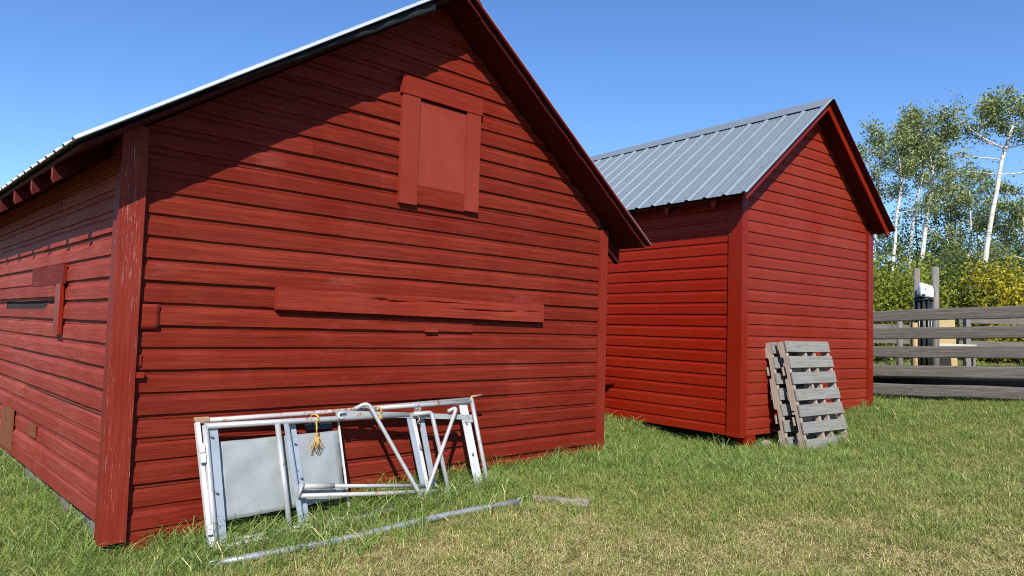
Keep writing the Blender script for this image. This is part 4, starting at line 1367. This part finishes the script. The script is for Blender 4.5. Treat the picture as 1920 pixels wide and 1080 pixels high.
bush('bright yellow-green bush beside the edge of the smaller shed', .512, 19.0, 2.8, 3.1, M_leafB, 16000, 61)
bush('yellow-green bush left of the black pipe bundle', .548, 20.0, 2.4, 2.75, M_leafB, 14000, 62)
bush('mid green bush right of the tall grey post', .614, 20.5, 2.6, 3.2, M_leafG, 13000, 63)
bush('tall mid green bush left of the rightmost white trunk', .640, 22.0, 2.4, 3.4, M_leafG, 12000, 64)
bush('most yellow bush at the right border behind the fence', .700, 20.0, 3.0, 3.0, M_leafY, 18000, 65)
bush('olive bush behind the yellow one right of the thick white trunk', .672, 22.0, 2.4, 2.7, M_leafB, 12000, 66)
bush('green bush beyond the right border', .775, 20.0, 2.8, 2.4, M_leafG, 6000, 67)
bush('low green bush seen past the shed roof', .470, 23.0, 2.6, 2.5, M_leafG, 5000, 68)

# ------------------------------------------------------------------ grass
M_gr = mat_leaf('lawn_blades', [(.125, .192, .032), (.19, .262, .050), (.28, .32, .080), (.14, .22, .038), (.43, .40, .14), (.22, .285, .062)], .5, .35, inst=True)
M_st = mat_leaf('straw_blades', [(0.560, 0.448, 0.190), (0.717, 0.605, 0.302), (0.426, 0.347, 0.129), (0.800, 0.706, 0.403), (0.325, 0.314, 0.090), (0.269, 0.190, 0.078)], .7, .25, inst=True)
M_tl = mat_leaf('long_blades', [(.13, .235, .040), (.19, .300, .060), (.28, .36, .11), (.155, .26, .045), (.36, .38, .15)], .42, .4, inst=True)

def tuft(name, nb, rad, h0, h1, wd, lean, curl, mats, frac2=0.0, seed=0):
    r = random.Random(seed); mb = MB()
    for i in range(nb):
        a = r.uniform(0, 6.283); q = math.sqrt(r.random()) * rad
        b0 = Vector((math.cos(a) * q, math.sin(a) * q, -.01))
        la = r.uniform(0, 6.283); ld = Vector((math.cos(la), math.sin(la), 0))
        hh = r.uniform(h0, h1); ln = r.uniform(.2, 1) * lean
        s = Vector((-ld.y, ld.x, 0)); tw = r.uniform(-.8, .8)
        s = (s * math.cos(tw) + ld * math.sin(tw)) * (wd * r.uniform(.7, 1.2) * .5)
        k1 = b0 + ld * (hh * ln * .35) + Vector((0, 0, hh * .50))
        k2 = b0 + ld * (hh * (ln * .9 + curl * .4)) + Vector((0, 0, hh * (.86 - curl * .05)))
        tip = b0 + ld * (hh * (ln * 1.35 + curl * 1.1)) + Vector((0, 0, hh * (1.0 - curl * .30)))
        mi = 1 if r.random() < frac2 else 0
        mb.face([b0 - s, b0 + s, k1 + s * .9, k1 - s * .9], mi=mi)
        mb.face([k1 - s * .9, k1 + s * .9, k2 + s * .6, k2 - s * .6], mi=mi)
        mb.face([k2 - s * .6, k2 + s * .6, tip], mi=mi)
    return bpy.data.objects.new(name, mb.mesh(name, mats))
tufts = bpy.data.collections.new('grass_tufts')
specs = [
    (18, .050, .035, .075, .0035, .55, .25, [M_gr, M_st], .10),   # 0 lawn
    (18, .055, .040, .090, .0038, .70, .35, [M_gr, M_st], .22),   # 1 lawn
    (16, .050, .030, .060, .0034, .8, .4, [M_gr, M_st], .45),     # 2 mixed
    (16, .060, .018, .040, .0032, 1.8, .6, [M_st, M_gr], .12),    # 3 straw
    (15, .065, .015, .032, .0030, 2.4, .8, [M_st, M_gr], .04),    # 4 straw flat
    (13, .050, .10, .20, .0055, .45, .55, [M_tl, M_st], .06),     # 5 long
    (12, .060, .13, .27, .0062, .55, .75, [M_tl, M_st], .10),     # 6 long arching
    (15, .050, .07, .13, .0045, .5, .4, [M_tl, M_st], .08),       # 7 medium lush
]
for i, s in enumerate(specs):
    tufts.objects.link(tuft('grass_tuft.%03d' % i, *s[:7], s[7], s[8], seed=100 + i))

def dist_walls(X, Y):
    u, v = FA.uv(X, Y); ub, vb = FB.uv(X, Y)
    def drect(u, v, w, d):
        dx = np.maximum(np.maximum(-u, u - w), 0); dy = np.maximum(np.maximum(-v, v - d), 0)
        return np.hypot(dx, dy), (u > 0.02) & (u < w) & (v > 0.02) & (v < d)
    a, ia = drect(u, v, wA, dA); b, ib = drect(ub, vb, wB, dB)
    return a, ia, b, ib, u, v, ub, vb

def scatter(name, x0, x1, y0, y1, dens, seed, label, far=False):
    r = np.random.default_rng(seed)
    n = int((x1 - x0) * (y1 - y0) * dens)
    X = r.uniform(x0, x1, n); Y = r.uniform(y0, y1, n)
    a, ia, b, ib, u, v, ub, vb = dist_walls(X, Y)
    # view wedge with a margin, so a step to the side still finds grass
    keep = ~ia & ~ib & (np.abs(X) < Y * .80 + 1.6)
    X, Y, a, b, u, v, ub, vb = [q[keep] for q in (X, Y, a, b, u, v, ub, vb)]
    n = len(X)
    nz = np.array([noise.noise(Vector((x * .8, y * .8, 3))) for x, y in zip(X, Y)])
    n2 = np.array([noise.noise(Vector((x * 2.6, y * 2.6, 7))) for x, y in zip(X, Y)])
    n3 = np.array([noise.noise(Vector((x * 7, y * 7, 11))) for x, y in zip(X, Y)])
    lush = .34 + .45 * nz + .55 * n2 + .30 * n3
    lush += .75 * np.exp(-a / .28) + .85 * np.exp(-b / .45)
    lush += .55 * np.exp(-((X - 1.2) ** 2 / 1.8 + (Y - 6.9) ** 2 / .9))
    lush += .35 * np.clip((Y - 6.0) / 2.5, 0, 1)
    lush -= .26 * np.clip((6.0 - Y) / 1.5, 0, 1)
    lush += .35 * np.exp(-((X + 3.6) ** 2 + (Y - 4.6) ** 2) / 2.5)
    # gate strip
    strip = (u > .25) & (u < 2.75) & (v > -.62) & (v < 0)
    lush += np.where(strip, .35, 0)
    k = r.random(n)
    idx = np.where(lush > .62, np.where(k < .6, 0, 1), np.where(lush > .38, np.where(k < .5, 1, 2), np.where(lush > .12, np.where(k < .4, 2, np.where(k < .8, 3, 1)), np.where(k < .55, 3, np.where(k < .88, 4, 2)))))
    k2 = r.random(n)
    med = np.clip(.50 * np.exp(-b / .45) + .40 * np.exp(-a / .30) + .55 * np.exp(-((X - 1.5) ** 2 / 2.5 + (Y - 7.5) ** 2 / 1.1)) + .07 * (lush > .75), 0, .6)
    idx = np.where(k2 < med, 7, idx)
    k3 = r.random(n)
    lp = .16 * np.exp(-a / .16) + .12 * np.exp(-b / .2) + np.where(strip, .17 + .14 * (n2 > .0), 0)
    lp = lp + .02 * (lush > .9) + .05 * ((u > .2) & (u < 2.7) & (v > -1.05) & (v < -.5))
    lp = lp + .14 * np.exp(-((X - .9) ** 2 + (Y - 7.2) ** 2) / .6) + .10 * np.exp(-((X - 2.2) ** 2 + (Y - 7.7) ** 2) / .8)
    idx = np.where(k3 < lp, np.where(r.random(n) < .55, 5, 6), idx)
    S = r.uniform(.7, 1.2, n) * (1 + .25 * np.clip(lush - .5, -.6, .8))
    S = np.where(idx >= 5, r.uniform(.55, 1.12, n), S)
    if far: S = S * 1.35
    Z = g(X, Y) + H
    V = np.stack([X, Y, Z], 1)
    me = bpy.data.meshes.new(name)
    me.vertices.add(n); me.vertices.foreach_set('co', V.ravel())
    at_ = me.attributes.new('idx', 'INT', 'POINT'); at_.data.foreach_set('value', idx.astype(np.int32))
    at_ = me.attributes.new('scl', 'FLOAT', 'POINT'); at_.data.foreach_set('value', S.astype(np.float32))
    rot = np.stack([r.normal(size=n) * .12, r.normal(size=n) * .12, r.uniform(0, 6.283, n)], 1)
    at_ = me.attributes.new('rot', 'FLOAT_VECTOR', 'POINT'); at_.data.foreach_set('vector', rot.astype(np.float32).ravel())
    me.update()
    o = link(bpy.data.objects.new(name, me))
    ng = bpy.data.node_groups.new('scatter_' + name, 'GeometryNodeTree')
    ng.interface.new_socket('Geometry', in_out='INPUT', socket_type='NodeSocketGeometry')
    ng.interface.new_socket('Geometry', in_out='OUTPUT', socket_type='NodeSocketGeometry')
    N = ng.nodes; L = ng.links
    gi = N.new('NodeGroupInput'); go = N.new('NodeGroupOutput')
    ci = N.new('GeometryNodeCollectionInfo'); ci.inputs['Collection'].default_value = tufts
    ci.inputs['Separate Children'].default_value = True; ci.inputs['Reset Children'].default_value = True
    ip = N.new('GeometryNodeInstanceOnPoints'); ip.inputs['Pick Instance'].default_value = True
    def attr(nm, ty):
        q = N.new('GeometryNodeInputNamedAttribute'); q.data_type = ty; q.inputs['Name'].default_value = nm
        return q.outputs['Attribute']
    e2r = N.new('FunctionNodeEulerToRotation')
    L.new(gi.outputs[0], ip.inputs['Points']); L.new(ci.outputs[0], ip.inputs['Instance'])
    L.new(attr('idx', 'INT'), ip.inputs['Instance Index'])
    L.new(attr('rot', 'FLOAT_VECTOR'), e2r.inputs[0]); L.new(e2r.outputs[0], ip.inputs['Rotation'])
    L.new(attr('scl', 'FLOAT'), ip.inputs['Scale'])
    L.new(ip.outputs[0], go.inputs[0])
    md = o.modifiers.new('scatter', 'NODES'); md.node_group = ng
    tag(o, label, 'grass', kind='stuff')
    return n
n1 = scatter('lawn_grass', -6.5, 7.5, 2.2, 6.2, 900, 21, 'patchy short grass with straw-coloured dry patches in front of the sheds')
n2 = scatter('yard_grass', -7.5, 9.5, 6.2, 10.5, 600, 22, 'greener grass around the smaller shed and along the fence')
n3 = scatter('pasture_grass', -8, 22, 10.5, 30, 55, 23, 'green pasture grass beyond the fence', far=True)
print('TUFTS', n1, n2, n3, 'LEAVES', NLEAF)
